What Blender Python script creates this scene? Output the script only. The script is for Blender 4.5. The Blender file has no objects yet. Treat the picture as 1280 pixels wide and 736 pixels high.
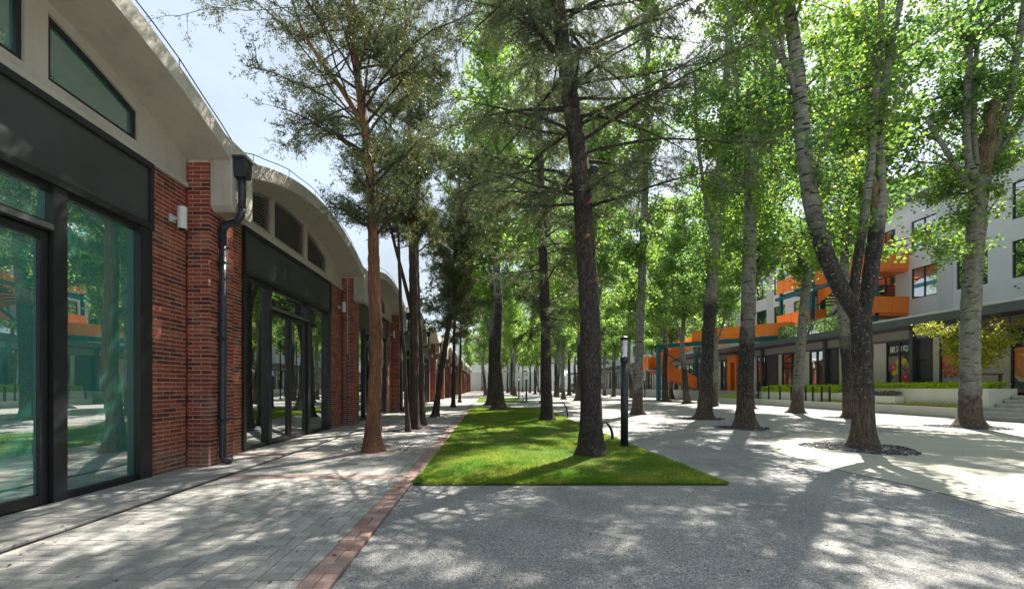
import bpy, math, random
import numpy as np
from math import radians, sin, cos, pi, sqrt, tan
C = bpy.context.scene
COL = C.collection
random.seed(7)

# ------------------------------------------------------------------ camera
FPX = 530.0; EYE = 1.25; VX = 610.0; VY = 483.0
cam_d = bpy.data.cameras.new('camera'); cam = bpy.data.objects.new('camera', cam_d); COL.objects.link(cam)
cam.location = (0, 0, EYE); cam.rotation_euler = (radians(90), 0, 0)
cam_d.sensor_width = 36; cam_d.lens = FPX / 1280 * 36
cam_d.shift_x = (640 - VX) / 1280; cam_d.shift_y = (VY - 368) / 1280
cam_d.clip_start = 0.05; cam_d.clip_end = 3000
C.camera = cam
# ------------------------------------------------------------------ sky and sun
SUN_H = (0.58, 0.815); SUN_EL = 53
w = bpy.data.worlds.new('World'); C.world = w; w.use_nodes = True
nt = w.node_tree; nt.nodes.clear()
def N(nt, t, **k):
    n = nt.nodes.new(t)
    for a, b in k.items(): setattr(n, a, b)
    return n
out = N(nt, 'ShaderNodeOutputWorld'); bg = N(nt, 'ShaderNodeBackground'); sky = N(nt, 'ShaderNodeTexSky')
sky.sky_type = 'NISHITA'; sky.sun_disc = False; sky.sun_elevation = radians(SUN_EL)
sky.sun_rotation = math.atan2(SUN_H[0], SUN_H[1]); sky.altitude = 50; sky.air_density = 1.2; sky.dust_density = 2.5; sky.ozone_density = 1.2
tc = N(nt, 'ShaderNodeTexCoord'); mp = N(nt, 'ShaderNodeMapping'); mp.inputs['Scale'].default_value = (1.2, 1.2, 2.6)
nz = N(nt, 'ShaderNodeTexNoise'); nz.inputs['Scale'].default_value = 1.7; nz.inputs['Detail'].default_value = 7; nz.inputs['Roughness'].default_value = .55
rp = N(nt, 'ShaderNodeValToRGB'); rp.color_ramp.elements[0].position = .36; rp.color_ramp.elements[0].color = (.82, .82, .82, 1)
rp.color_ramp.elements[1].position = .66; rp.color_ramp.elements[1].color = (1, 1, 1, 1)
mx = N(nt, 'ShaderNodeMixRGB'); mx.inputs['Color2'].default_value = (1.0, 1.14, 1.27, 1)
L = nt.links.new
L(tc.outputs['Generated'], mp.inputs['Vector']); L(mp.outputs[0], nz.inputs['Vector']); L(nz.outputs['Fac'], rp.inputs[0])
L(rp.outputs[0], mx.inputs['Fac']); L(sky.outputs[0], mx.inputs['Color1']); L(mx.outputs[0], bg.inputs[0]); L(bg.outputs[0], out.inputs[0])
bg.inputs['Strength'].default_value = 0.15
sd = bpy.data.lights.new('sun', 'SUN'); sd.energy = 3.3; sd.angle = radians(0.53); sd.color = (1, .94, .84)
sun = bpy.data.objects.new('sun', sd); COL.objects.link(sun)
from mathutils import Vector, Matrix
hd = Vector((SUN_H[0], SUN_H[1], 0)).normalized() * cos(radians(SUN_EL)); hd.z = sin(radians(SUN_EL))
sun.rotation_euler = hd.to_track_quat('Z', 'Y').to_euler(); sun.location = (0, 0, 40)
C.view_settings.view_transform = 'Standard'; C.view_settings.look = 'None'; C.view_settings.exposure = 2.1; C.view_settings.gamma = 1
C.render.engine = 'CYCLES'
cy = C.cycles
cy.max_bounces = 8; cy.diffuse_bounces = 4; cy.glossy_bounces = 3; cy.transmission_bounces = 4; cy.transparent_max_bounces = 8
cy.use_denoising = True; cy.sample_clamp_indirect = 6; cy.caustics_reflective = False; cy.caustics_refractive = False

# ------------------------------------------------------------------ materials
def new_mat(name):
    m = bpy.data.materials.new(name); m.use_nodes = True; t = m.node_tree; t.nodes.clear()
    o = N(t, 'ShaderNodeOutputMaterial'); b = N(t, 'ShaderNodeBsdfPrincipled'); t.links.new(b.outputs[0], o.inputs[0])
    return m, t, b, o
def ramp(t, stops, fac=None, interp='LINEAR'):
    r = N(t, 'ShaderNodeValToRGB'); e = r.color_ramp.elements; r.color_ramp.interpolation = interp
    while len(e) < len(stops): e.new(0.5)
    for i, (p, c) in enumerate(stops):
        e[i].position = p; e[i].color = (*c, 1) if len(c) == 3 else c
    if fac is not None: t.links.new(fac, r.inputs[0])
    return r
def noise(t, vec, scale, detail=4, rough=.55, stretch=None):
    if stretch:
        m = N(t, 'ShaderNodeMapping'); m.inputs['Scale'].default_value = stretch; t.links.new(vec, m.inputs[0]); vec = m.outputs[0]
    n = N(t, 'ShaderNodeTexNoise'); n.inputs['Scale'].default_value = scale; n.inputs['Detail'].default_value = detail; n.inputs['Roughness'].default_value = rough
    t.links.new(vec, n.inputs['Vector']); return n.outputs['Fac']
def mixc(t, fac, a, b, mode='MIX'):
    m = N(t, 'ShaderNodeMixRGB', blend_type=mode)
    for s, v in ((0, fac), (1, a), (2, b)):
        if isinstance(v, (int, float)): m.inputs[s].default_value = v
        elif isinstance(v, tuple): m.inputs[s].default_value = (*v, 1)
        else: t.links.new(v, m.inputs[s])
    return m.outputs[0]
def mth(t, op, a, b=None, clamp=False):
    m = N(t, 'ShaderNodeMath', operation=op, use_clamp=clamp)
    for s, v in ((0, a), (1, b)):
        if v is None: continue
        if isinstance(v, (int, float)): m.inputs[s].default_value = v
        else: t.links.new(v, m.inputs[s])
    return m.outputs[0]
def bump(t, b, h, strength=.5, dist=.01):
    n = N(t, 'ShaderNodeBump'); n.inputs['Strength'].default_value = strength; n.inputs['Distance'].default_value = dist
    t.links.new(h, n.inputs['Height']); t.links.new(n.outputs[0], b.inputs['Normal'])
def pos(t): return N(t, 'ShaderNodeNewGeometry').outputs['Position']
def objc(t): return N(t, 'ShaderNodeTexCoord').outputs['Object']
def rnd(t):
    g = N(t, 'ShaderNodeNewGeometry'); o = N(t, 'ShaderNodeObjectInfo')
    s = mth(t, 'ADD', g.outputs['Random Per Island'], o.outputs['Random']); return mth(t, 'FRACT', s)
def plain(name, col, rough=.6, var=.12, scale=3, metallic=0, bmp=0, bscale=60, spec=.5):
    m, t, b, o = new_mat(name); p = pos(t)
    lo = tuple(c * (1 - var) for c in col); hi = tuple(min(1, c * (1 + var)) for c in col)
    n = noise(t, p, scale, 5); r = ramp(t, [(.3, lo), (.7, hi)], n); t.links.new(r.outputs[0], b.inputs['Base Color'])
    rr = ramp(t, [(.3, (rough * .85,) * 3), (.7, (min(1, rough * 1.15),) * 3)], noise(t, p, scale * 3, 3)); t.links.new(rr.outputs[0], b.inputs['Roughness'])
    b.inputs['Metallic'].default_value = metallic; b.inputs['Specular IOR Level'].default_value = spec
    if bmp: bump(t, b, noise(t, p, bscale, 4), bmp, .005)
    return m
M = {}
# brick
m, t, b, o = new_mat('brick'); r = rnd(t); p = pos(t)
c = ramp(t, [(0, (.1, .022, .016)), (.2, (.15, .032, .018)), (.45, (.25, .052, .026)), (.8, (.31, .07, .034)), (1, (.37, .1, .05))], r).outputs[0]
n1 = noise(t, p, 45, 5, .7); c = mixc(t, 1, c, ramp(t, [(.3, (.6, .6, .6)), (.7, (1.15, 1.15, 1.15))], n1).outputs[0], 'MULTIPLY')
n2 = noise(t, p, 2.2, 4); c = mixc(t, ramp(t, [(.58, (0, 0, 0)), (.75, (.28, .28, .28))], n2).outputs[0], c, (.42, .3, .24)); sz = N(t, 'ShaderNodeSeparateXYZ'); t.links.new(p, sz.inputs[0])
c = mixc(t, mth(t, 'MULTIPLY', mth(t, 'SUBTRACT', 1, mth(t, 'MULTIPLY', sz.outputs[2], 2.2, False), True), .45), c, (.26, .17, .13))
t.links.new(c, b.inputs['Base Color']); b.inputs['Roughness'].default_value = .88; bump(t, b, n1, .6, .004); M['brick'] = m
M['mortar'] = plain('mortar', (.52, .44, .38), .95, .25, 9, bmp=.5)
# concrete with stains
m, t, b, o = new_mat('concrete'); p = pos(t)
n1 = noise(t, p, 1.3, 6, .65); n2 = noise(t, p, 2.0, 5, .7, (3, 3, .35)); n3 = noise(t, p, 40, 4)
c = ramp(t, [(.3, (.4, .37, .315)), (.7, (.48, .45, .385))], n1).outputs[0]
c = mixc(t, ramp(t, [(.5, (0, 0, 0)), (.72, (.35, .35, .35))], n2).outputs[0], c, (.24, .22, .18))
t.links.new(c, b.inputs['Base Color']); b.inputs['Roughness'].default_value = .9; bump(t, b, n3, .35, .004); M['concrete'] = m
M['frame'] = plain('black_frame', (.018, .019, .022), .35, .25, 5)
M['frame_edge'] = plain('grey_frame', (.1, .1, .105), .4, .15, 5)
M['panel'] = plain('dark_panel', (.05, .05, .054), .38, .2, 1.5)
M['panel2'] = plain('shop_panel', (.05, .045, .055), .4, .2, 1.5)
M['slat'] = plain('slat', (.2, .185, .17), .5, .2, 8)
M['pipe'] = plain('pipe', (.024, .028, .036), .45, .2, 4)
M['white_lamp'] = plain('lamp_white', (.6, .6, .58), .4, .05, 5)
M['steel'] = plain('steel', (.4, .4, .4), .3, .1, 5, metallic=.9)
M['interior'] = plain('interior', (.22, .24, .22), .9, .2, 2)
M['teal_room'] = plain('teal_room', (.05, .22, .18), .8, .2, 1)
def glassy(name, tint, film, filmamt, ior=1.6, refl=1.0, k=.9):
    m, t, b, o = new_mat(name); t.nodes.remove(b)
    tr = N(t, 'ShaderNodeBsdfTransparent'); tr.inputs[0].default_value = (*tint, 1)
    gl = N(t, 'ShaderNodeBsdfGlossy'); gl.inputs['Roughness'].default_value = .01; gl.inputs[0].default_value = (refl, refl, refl, 1)
    df = N(t, 'ShaderNodeBsdfDiffuse'); df.inputs[0].default_value = (*film, 1)
    fr = N(t, 'ShaderNodeFresnel'); fr.inputs[0].default_value = ior
    nn = noise(t, pos(t), .7, 2); bp = N(t, 'ShaderNodeBump'); bp.inputs['Strength'].default_value = .04; bp.inputs['Distance'].default_value = .05
    t.links.new(nn, bp.inputs['Height']); t.links.new(bp.outputs[0], gl.inputs['Normal'])
    m1 = N(t, 'ShaderNodeMixShader'); m1.inputs[0].default_value = filmamt; t.links.new(tr.outputs[0], m1.inputs[1]); t.links.new(df.outputs[0], m1.inputs[2])
    m2 = N(t, 'ShaderNodeMixShader'); t.links.new(mth(t, 'MULTIPLY_ADD', fr.outputs[0], k), m2.inputs[0])
    t.links.new(m1.outputs[0], m2.inputs[1]); t.links.new(gl.outputs[0], m2.inputs[2]); t.links.new(m2.outputs[0], o.inputs[0]); return m
M['glass_teal'] = glassy('glass_teal', (.2, .45, .38), (.06, .27, .22), .94, 1.42, .9, .62)
M['glass_dark'] = glassy('glass_dark', (.45, .52, .5), (.035, .055, .05), .5, 1.6, .9, .8)
M['glass_blue'] = glassy('glass_blue', (.4, .5, .55), (.03, .05, .08), .6, 1.5)
M['glass_rail'] = glassy('glass_rail', (.7, .85, .87), (.35, .5, .55), .22, 1.45)
M['lamp_glass'] = glassy('lamp_glass', (.8, .82, .82), (.6, .62, .62), .5, 1.4)
# pavers
def paver_mat(name, stops):
    m, t, b, o = new_mat(name); r = rnd(t); p = pos(t)
    c = ramp(t, stops, r).outputs[0]; n1 = noise(t, p, 70, 5, .75)
    c = mixc(t, 1, c, ramp(t, [(.3, (.72, .72, .72)), (.7, (1.18, 1.18, 1.18))], n1).outputs[0], 'MULTIPLY')
    n2 = noise(t, p, 1.6, 5, .65); c = mixc(t, 1, c, ramp(t, [(.35, (.8, .79, .77)), (.65, (1.08, 1.08, 1.08))], n2).outputs[0], 'MULTIPLY')
    t.links.new(c, b.inputs['Base Color']); b.inputs['Roughness'].default_value = .85; bump(t, b, n1, .5, .003); return m
M['paver'] = paver_mat('grey_paver', [(0, (.3, .297, .28)), (.5, (.365, .36, .34)), (1, (.44, .43, .405))])
M['redpaver'] = paver_mat('red_paver', [(0, (.3, .19, .165)), (.5, (.36, .23, .2)), (1, (.42, .3, .265))])
M['joint'] = plain('joint_sand', (.12, .105, .085), .95, .3, 6, bmp=.4)
# far pavement (procedural pavers)
m, t, b, o = new_mat('paving_far'); p = pos(t)
br = N(t, 'ShaderNodeTexBrick'); br.inputs['Scale'].default_value = 1; br.inputs['Brick Width'].default_value = .2; br.inputs['Row Height'].default_value = .1; br.inputs['Mortar Size'].default_value = .004
br.inputs['Color1'].default_value = (.29, .29, .28, 1); br.inputs['Color2'].default_value = (.34, .335, .32, 1); br.inputs['Mortar'].default_value = (.15, .14, .12, 1)
t.links.new(p, br.inputs['Vector']); c = mixc(t, 1, br.outputs[0], ramp(t, [(.35, (.8, .79, .77)), (.65, (1.08, 1.08, 1.08))], noise(t, p, 1.6, 5)).outputs[0], 'MULTIPLY')
t.links.new(c, b.inputs['Base Color']); b.inputs['Roughness'].default_value = .85; M['paving_far'] = m
# exposed aggregate
m, t, b, o = new_mat('aggregate'); p = pos(t)
v = N(t, 'ShaderNodeTexVoronoi'); v.inputs['Scale'].default_value = 160; t.links.new(p, v.inputs['Vector'])
sp = N(t, 'ShaderNodeSeparateColor'); t.links.new(v.outputs['Color'], sp.inputs[0])
c = ramp(t, [(0, (.09, .092, .094)), (.35, (.2, .203, .205)), (.65, (.33, .33, .32)), (.85, (.47, .46, .44)), (1, (.75, .73, .68))], sp.outputs[0]).outputs[0]
v2 = N(t, 'ShaderNodeTexVoronoi'); v2.inputs['Scale'].default_value = 85; t.links.new(p, v2.inputs['Vector'])
s2 = N(t, 'ShaderNodeSeparateColor'); t.links.new(v2.outputs['Color'], s2.inputs[0])
c = mixc(t, .35, c, ramp(t, [(0, (.07, .072, .076)), (.5, (.22, .22, .222)), (1, (.5, .49, .46))], s2.outputs[1]).outputs[0])
c = mixc(t, 1, c, ramp(t, [(.32, (.8, .8, .8)), (.68, (1.15, 1.14, 1.12))], noise(t, p, .8, 6, .6)).outputs[0], 'MULTIPLY')
c = mixc(t, ramp(t, [(.57, (0, 0, 0)), (.68, (.4, .4, .4))], noise(t, p, .35, 5, .7)).outputs[0], c, (.17, .155, .13))
t.links.new(c, b.inputs['Base Color']); b.inputs['Roughness'].default_value = .8; bump(t, b, v.outputs['Distance'], .7, .006); M['aggregate'] = m
# far / bright plaza aggregate
m, t, b, o = new_mat('aggregate_light'); p = pos(t)
v = N(t, 'ShaderNodeTexVoronoi'); v.inputs['Scale'].default_value = 60; t.links.new(p, v.inputs['Vector'])
sp = N(t, 'ShaderNodeSeparateColor'); t.links.new(v.outputs['Color'], sp.inputs[0])
c = ramp(t, [(0, (.14, .14, .135)), (.5, (.255, .252, .24)), (1, (.45, .44, .41))], sp.outputs[0]).outputs[0]
t.links.new(c, b.inputs['Base Color']); b.inputs['Roughness'].default_value = .85; M['aggregate_light'] = m
# smooth pale slab
m, t, b, o = new_mat('pale_slab'); p = pos(t)
c = ramp(t, [(.3, (.36, .355, .29)), (.7, (.44, .43, .36))], noise(t, p, .9, 6, .6)).outputs[0]
n2 = noise(t, p, 160, 3, .8); c = mixc(t, 1, c, ramp(t, [(.35, (.85, .85, .85)), (.65, (1.1, 1.1, 1.1))], n2).outputs[0], 'MULTIPLY')
t.links.new(c, b.inputs['Base Color']); b.inputs['Roughness'].default_value = .8; bump(t, b, n2, .25, .002); M['pale_slab'] = m
M['pebble'] = paver_mat('pebble', [(0, (.03, .034, .045)), (.6, (.08, .085, .1)), (.9, (.16, .16, .17)), (1, (.4, .4, .38))])
M['soil'] = plain('soil', (.14, .06, .035), .95, .4, 12, bmp=.6)
M['lawn_soil'] = plain('lawn_base', (.075, .12, .02), .95, .4, 5, bmp=.5)
def foliage(name, stops, trans=.35, big=None, rough=.5, tint=(1.35, 1.5, .95)):
    m, t, b, o = new_mat(name); r = rnd(t)
    c = ramp(t, stops, r).outputs[0]
    if big:
        n = noise(t, pos(t), big[0], 3); c = mixc(t, ramp(t, [(.42, (0, 0, 0)), (.62, (1, 1, 1))], n).outputs[0], c, mixc(t, 1, c, big[1], 'MULTIPLY'))
    t.links.new(c, b.inputs['Base Color']); b.inputs['Roughness'].default_value = rough; b.inputs['Specular IOR Level'].default_value = .35
    tl = N(t, 'ShaderNodeBsdfTranslucent'); cc = mixc(t, 1, c, tint, 'MULTIPLY'); t.links.new(cc, tl.inputs[0])
    ms = N(t, 'ShaderNodeMixShader'); ms.inputs[0].default_value = trans
    t.links.new(b.outputs[0], ms.inputs[1]); t.links.new(tl.outputs[0], ms.inputs[2]); t.links.new(ms.outputs[0], o.inputs[0]); return m
M['grass'] = foliage('grass_blades', [(0, (.07, .17, .012)), (.5, (.13, .27, .018)), (.9, (.2, .34, .03)), (1, (.36, .33, .14))], .45, (1.3, (2.3, 1.35, 2.4)))
M['poplar_leaf'] = foliage('poplar_leaf', [(0, (.06, .14, .075)), (.45, (.12, .21, .08)), (.8, (.2, .3, .09)), (1, (.32, .4, .12))], .56, (.45, (1.4, 1.25, .7)))
M['far_leaf'] = foliage('far_leaf', [(0, (.12, .2, .1)), (.5, (.2, .31, .115)), (1, (.33, .44, .15))], .58, (.25, (1.3, 1.2, .8)))
M['pine_leaf'] = foliage('pine_needle', [(0, (.06, .09, .05)), (.5, (.11, .145, .075)), (.93, (.17, .2, .11)), (1, (.24, .14, .09))], .35, (.8, (1.2, 1.15, .9)), .5, (1.2, 1.3, 1))
M['juniper_leaf'] = foliage('juniper_leaf', [(0, (.05, .085, .05)), (.5, (.09, .14, .07)), (.85, (.15, .18, .08)), (1, (.2, .13, .08))], .35, (.9, (1.4, 1.15, .9)), .5, (1.2, 1.3, 1))
M['hedge_leaf'] = foliage('hedge_leaf', [(0, (.25, .36, .02)), (.5, (.42, .54, .03)), (1, (.6, .66, .07))], .35)
M['yellow_leaf'] = foliage('yellow_leaf', [(0, (.3, .3, .05)), (.5, (.5, .45, .08)), (1, (.65, .6, .2))], .3)
M['purple_leaf'] = foliage('purple_leaf', [(0, (.1, .06, .06)), (.5, (.2, .14, .12)), (1, (.2, .28, .06))], .3)
M['maple_leaf'] = foliage('maple_leaf', [(0, (.2, .26, .03)), (.5, (.38, .4, .05)), (.9, (.5, .46, .07)), (1, (.5, .25, .06))], .4)
M['fallen'] = foliage('dry_leaf', [(0, (.08, .045, .02)), (.6, (.2, .13, .05)), (1, (.16, .2, .05))], .2)
# barks
def poplar_bark(name, dark_to, k=1.0, brown=(.11, .08, .058)):
    m, t, b, o = new_mat(name); p = objc(t); s = N(t, 'ShaderNodeSeparateXYZ'); t.links.new(p, s.inputs[0]); z = s.outputs[2]
    n1 = noise(t, p, 5, 6, .65); pale = ramp(t, [(.3, (.15 * k, .148 * k, .12 * k)), (.7, (.29 * k, .285 * k, .235 * k))], n1).outputs[0]
    scar = noise(t, p, 1, 3, .6, (4.5, 4.5, 22)); sm = ramp(t, [(.58, (0, 0, 0)), (.62, (1, 1, 1))], scar).outputs[0]
    fine = noise(t, p, 1, 3, .6, (14, 14, 60)); fm = ramp(t, [(.56, (0, 0, 0)), (.64, (.75, .75, .75))], fine).outputs[0]
    c = mixc(t, sm, pale, (.03, .027, .024)); c = mixc(t, fm, c, (.05, .045, .04))
    fur = noise(t, p, 1, 5, .7, (26, 26, 4.5)); dk = ramp(t, [(.35, (.01, .009, .008)), (.55, (.035, .03, .026)), (.74, (.12, .11, .095))], fur).outputs[0]
    spk = noise(t, p, 1, 4, .75, (16, 16, 34)); dk = mixc(t, ramp(t, [(.6, (0, 0, 0)), (.64, (.85, .85, .85))], spk).outputs[0], dk, (.36, .34, .3))
    br_ = ramp(t, [(.35, (brown[0] * .25, brown[1] * .25, brown[2] * .25)), (.65, (brown[0] * 1.5, brown[1] * 1.5, brown[2] * 1.5))], fur).outputs[0]
    n4 = noise(t, p, 1.8, 3); zz = mth(t, 'ADD', z, mth(t, 'MULTIPLY', mth(t, 'SUBTRACT', n4, .5), 3.2))
    f1 = mth(t, 'DIVIDE', mth(t, 'SUBTRACT', zz, dark_to - .5), 1.0, True); f0 = mth(t, 'DIVIDE', mth(t, 'ADD', zz, .3), 2.2, True)
    c2 = mixc(t, f0, br_, dk); c = mixc(t, f1, c2, c)
    t.links.new(c, b.inputs['Base Color']); b.inputs['Roughness'].default_value = .9
    h = mth(t, 'SUBTRACT', mth(t, 'ADD', fur, mth(t, 'MULTIPLY', n1, .3)), mth(t, 'MULTIPLY', sm, .5)); bump(t, b, h, .9, .03); return m
M['poplar_bark'] = poplar_bark('poplar_bark', 3.0)
M['poplar_dark'] = poplar_bark('poplar_bark_dark', 4.6)
M['poplar_pale'] = poplar_bark('poplar_bark_pale', 1.2, 1.0)
M['poplar_limb'] = poplar_bark('poplar_limb', -9, .85)
def furrow(name, stops, st=(30, 30, 5), bs=1.0):
    m, t, b, o = new_mat(name); p = objc(t); f = noise(t, p, 1, 6, .7, st); n = noise(t, p, 3, 4)
    c = ramp(t, stops, f).outputs[0]; c = mixc(t, 1, c, ramp(t, [(.3, (.7, .7, .7)), (.7, (1.25, 1.25, 1.25))], n).outputs[0], 'MULTIPLY')
    t.links.new(c, b.inputs['Base Color']); b.inputs['Roughness'].default_value = .92; bump(t, b, f, bs, .04); return m
M['pine_bark'] = furrow('pine_bark', [(.32, (.012, .01, .009)), (.5, (.045, .035, .03)), (.68, (.15, .12, .1))], (34, 34, 14))
M['juniper_bark'] = furrow('juniper_bark', [(.3, (.07, .028, .014)), (.5, (.2, .09, .045)), (.7, (.36, .2, .11))], (48, 48, 2.6))
M['juniper_dark'] = furrow('juniper_bark_dark', [(.3, (.02, .014, .01)), (.5, (.065, .044, .032)), (.7, (.14, .1, .075))], (48, 48, 2.6))
M['stub_wood'] = furrow('broken_wood', [(.3, (.05, .032, .02)), (.5, (.19, .12, .075)), (.7, (.4, .31, .22))], (30, 30, 4))
M['cut_wood'] = plain('cut_wood', (.36, .17, .08), .8, .3, 20)
# right-hand building
M['render_wall'] = plain('render_wall', (.78, .77, .81), .85, .06, .6)
M['white_trim'] = plain('white_trim', (.68, .68, .7), .8, .05, .8)
M['orange'] = plain('orange_metal', (.95, .24, .035), .45, .06, 2)
M['orange_hole'] = plain('orange_perforated', (.85, .34, .16), .5, .1, 30)
M['teal'] = plain('teal_steel', (.006, .11, .14), .45, .1, 2)
M['fascia'] = plain('fascia', (.085, .1, .12), .5, .1, 1)
M['beige_panel'] = plain('beige_panel', (.66, .62, .57), .7, .06, .8)
M['taupe'] = plain('taupe_panel', (.33, .31, .28), .7, .08, .8)
M['planter'] = plain('planter_render', (.64, .63, .57), .8, .07, 1.2, bmp=.2)
M['step'] = plain('step_stone', (.5, .5, .48), .8, .12, 4, bmp=.3)
M['post'] = plain('post_black', (.02, .02, .022), .75, .2, 5)
M['far_white'] = plain('far_white', (.62, .62, .62), .8, .08, .3)
M['wood'] = plain('stake_wood', (.16, .08, .04), .8, .3, 10)
M['green_band'] = plain('green_tie', (.02, .35, .16), .7, .1, 10)
M['paint_white'] = plain('sign_white', (.8, .8, .8), .6, .03, 5)
for nm, cc in dict(p_red=(.75, .02, .03), p_yel=(.85, .55, .02), p_grn=(.25, .55, .05), p_tbl=(.3, .24, .22), p_blk=(.03, .03, .035), p_meat=(.6, .1, .07), p_ora=(.75, .25, .04),
                   p_pink=(.75, .3, .26), p_ice=(.5, .55, .62), p_bowl=(.62, .55, .48), p_brown=(.3, .17, .12), p_dgrn=(.08, .16, .12)).items():
    M[nm] = plain('print_' + nm[2:], cc, .4, .18, 14)

# ------------------------------------------------------------------ mesh helpers
class MB:
    def __init__(s): s.v = []; s.f = []
    def box(s, x0, x1, y0, y1, z0, z1):
        n = len(s.v); s.v += [(x0, y0, z0), (x1, y0, z0), (x1, y1, z0), (x0, y1, z0), (x0, y0, z1), (x1, y0, z1), (x1, y1, z1), (x0, y1, z1)]
        s.f += [(n, n + 3, n + 2, n + 1), (n + 4, n + 5, n + 6, n + 7), (n, n + 1, n + 5, n + 4), (n + 1, n + 2, n + 6, n + 5), (n + 2, n + 3, n + 7, n + 6), (n + 3, n, n + 4, n + 7)]
        return s
    def quad(s, *p):
        n = len(s.v); s.v += list(p); s.f.append(tuple(range(n, n + len(p)))); return s
    def prism(s, poly, axis, a, b):
        """poly: 2-D points; extruded along axis (0,1,2) from a to b"""
        n = len(s.v); k = len(poly)
        def P(u, v, c):
            return [(c, u, v), (u, c, v), (u, v, c)][axis]
        s.v += [P(u, v, a) for u, v in poly] + [P(u, v, b) for u, v in poly]
        s.f.append(tuple(range(n + k - 1, n - 1, -1))); s.f.append(tuple(range(n + k, n + 2 * k)))
        for i in range(k):
            j = (i + 1) % k; s.f.append((n + i, n + j, n + k + j, n + k + i))
        return s
    def beam(s, p, q, w, h=None, up=(0, 0, 1)):
        h = h or w; p = Vector(p); q = Vector(q); d = (q - p).normalized(); u = Vector(up)
        if abs(d.dot(u)) > .99: u = Vector((1, 0, 0))
        a = d.cross(u).normalized() * w / 2; b_ = a.cross(d).normalized() * h / 2
        n = len(s.v)
        for c in (p, q): s.v += [tuple(c - a - b_), tuple(c + a - b_), tuple(c + a + b_), tuple(c - a + b_)]
        s.f += [(n + 3, n + 2, n + 1, n), (n + 4, n + 5, n + 6, n + 7)] + [(n + i, n + (i + 1) % 4, n + 4 + (i + 1) % 4, n + 4 + i) for i in range(4)]
        return s
    def tube(s, pts, rad, sides=8, cap=True, jit=0, rng=None):
        pts = [Vector(p) for p in pts]; k = len(pts); n0 = len(s.v)
        if isinstance(rad, (int, float)): rad = [rad] * k
        d0 = (pts[1] - pts[0]).normalized(); ref = Vector((1, 0, 0)) if abs(d0.x) < .9 else Vector((0, 1, 0))
        a = d0.cross(ref).normalized()
        for i in range(k):
            d = (pts[min(i + 1, k - 1)] - pts[max(i - 1, 0)]).normalized(); a = (a - d * a.dot(d)).normalized(); b_ = d.cross(a)
            for j in range(sides):
                th = 2 * pi * j / sides; r = rad[i] * (1 + (rng.uniform(-jit, jit) if jit else 0))
                s.v.append(tuple(pts[i] + (a * cos(th) + b_ * sin(th)) * r))
        for i in range(k - 1):
            for j in range(sides):
                j2 = (j + 1) % sides; s.f.append((n0 + i * sides + j, n0 + i * sides + j2, n0 + (i + 1) * sides + j2, n0 + (i + 1) * sides + j))
        if cap:
            s.f.append(tuple(n0 + j for j in range(sides - 1, -1, -1))); s.f.append(tuple(n0 + (k - 1) * sides + j for j in range(sides)))
        return s
    def cyl(s, x, y, z0, z1, r, sides=20, r2=None): return s.tube([(x, y, z0), (x, y, z1)], [r, r2 if r2 else r], sides)
    def mesh(s, name, m, smooth=False, sub=None):
        me = bpy.data.meshes.new(name); me.from_pydata(s.v, [], s.f); me.materials.append(m)
        if smooth: me.polygons.foreach_set('use_smooth', [True] * len(me.polygons))
        me.update(); return me
    def build(s, name, m, parent=None, smooth=False, loc=None, kind=None, bevel=0):
        return link(name, s.mesh(name, m, smooth), parent, loc, kind, bevel)
def link(name, me, parent=None, loc=None, kind=None, bevel=0):
    o = bpy.data.objects.new(name, me); COL.objects.link(o)
    if parent: o.parent = parent
    if loc: o.location = loc
    if kind: o['kind'] = kind
    if bevel:
        b = o.modifiers.new('bevel', 'BEVEL'); b.width = bevel; b.segments = 2; b.limit_method = 'ANGLE'
    return o
def np_mesh(name, V, F, m):
    """V (n,3) float, F (k,s) int: all faces with s corners"""
    me = bpy.data.meshes.new(name); k, s_ = F.shape
    me.vertices.add(len(V)); me.vertices.foreach_set('co', np.ascontiguousarray(V, dtype=np.float32).ravel())
    me.loops.add(k * s_); me.loops.foreach_set('vertex_index', F.astype(np.int32).ravel())
    me.polygons.add(k); me.polygons.foreach_set('loop_start', np.arange(0, k * s_, s_, dtype=np.int32)); me.polygons.foreach_set('loop_total', np.full(k, s_, dtype=np.int32))
    me.materials.append(m); me.update(); me.validate(); return me
def tag(o, label=None, cat=None, group=None, kind=None):
    if label: o['label'] = label
    if cat: o['category'] = cat
    if group: o['group'] = group
    if kind: o['kind'] = kind
    return o
def empty(name, loc, label, cat, group=None):
    o = bpy.data.objects.new(name, None); COL.objects.link(o); o.location = loc; o.empty_display_size = .2
    return tag(o, label, cat, group)
def struct(name, mb, m, **k): return mb.build(name, m, kind='structure', **k)
def px(x, y, Y): return ((x - VX) * Y / FPX, Y, EYE + (VY - y) * Y / FPX)

# ------------------------------------------------------------------ ground
def sheet(name, poly, z, m, parent=None):
    mb = MB(); mb.quad(*[(a, b, z) for a, b in poly]); return mb.build(name, m, parent, kind='structure')
sheet('ground', [(-400, -60), (400, -60), (400, 900), (-400, 900)], -.02, M['aggregate_light'])
sheet('plaza', [(-.98, -12), (40, -12), (40, 11.6), (8.2, 11.6), (3.08, 16), (3.08, 25), (3.2, 60), (-.98, 60)], -.012, M['aggregate'])
sheet('plaza_light', [(3.08, 16.2), (8.2, 11.6), (40, 11.6), (40, 130), (3.08, 130)], -.008, M['aggregate_light'])
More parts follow.
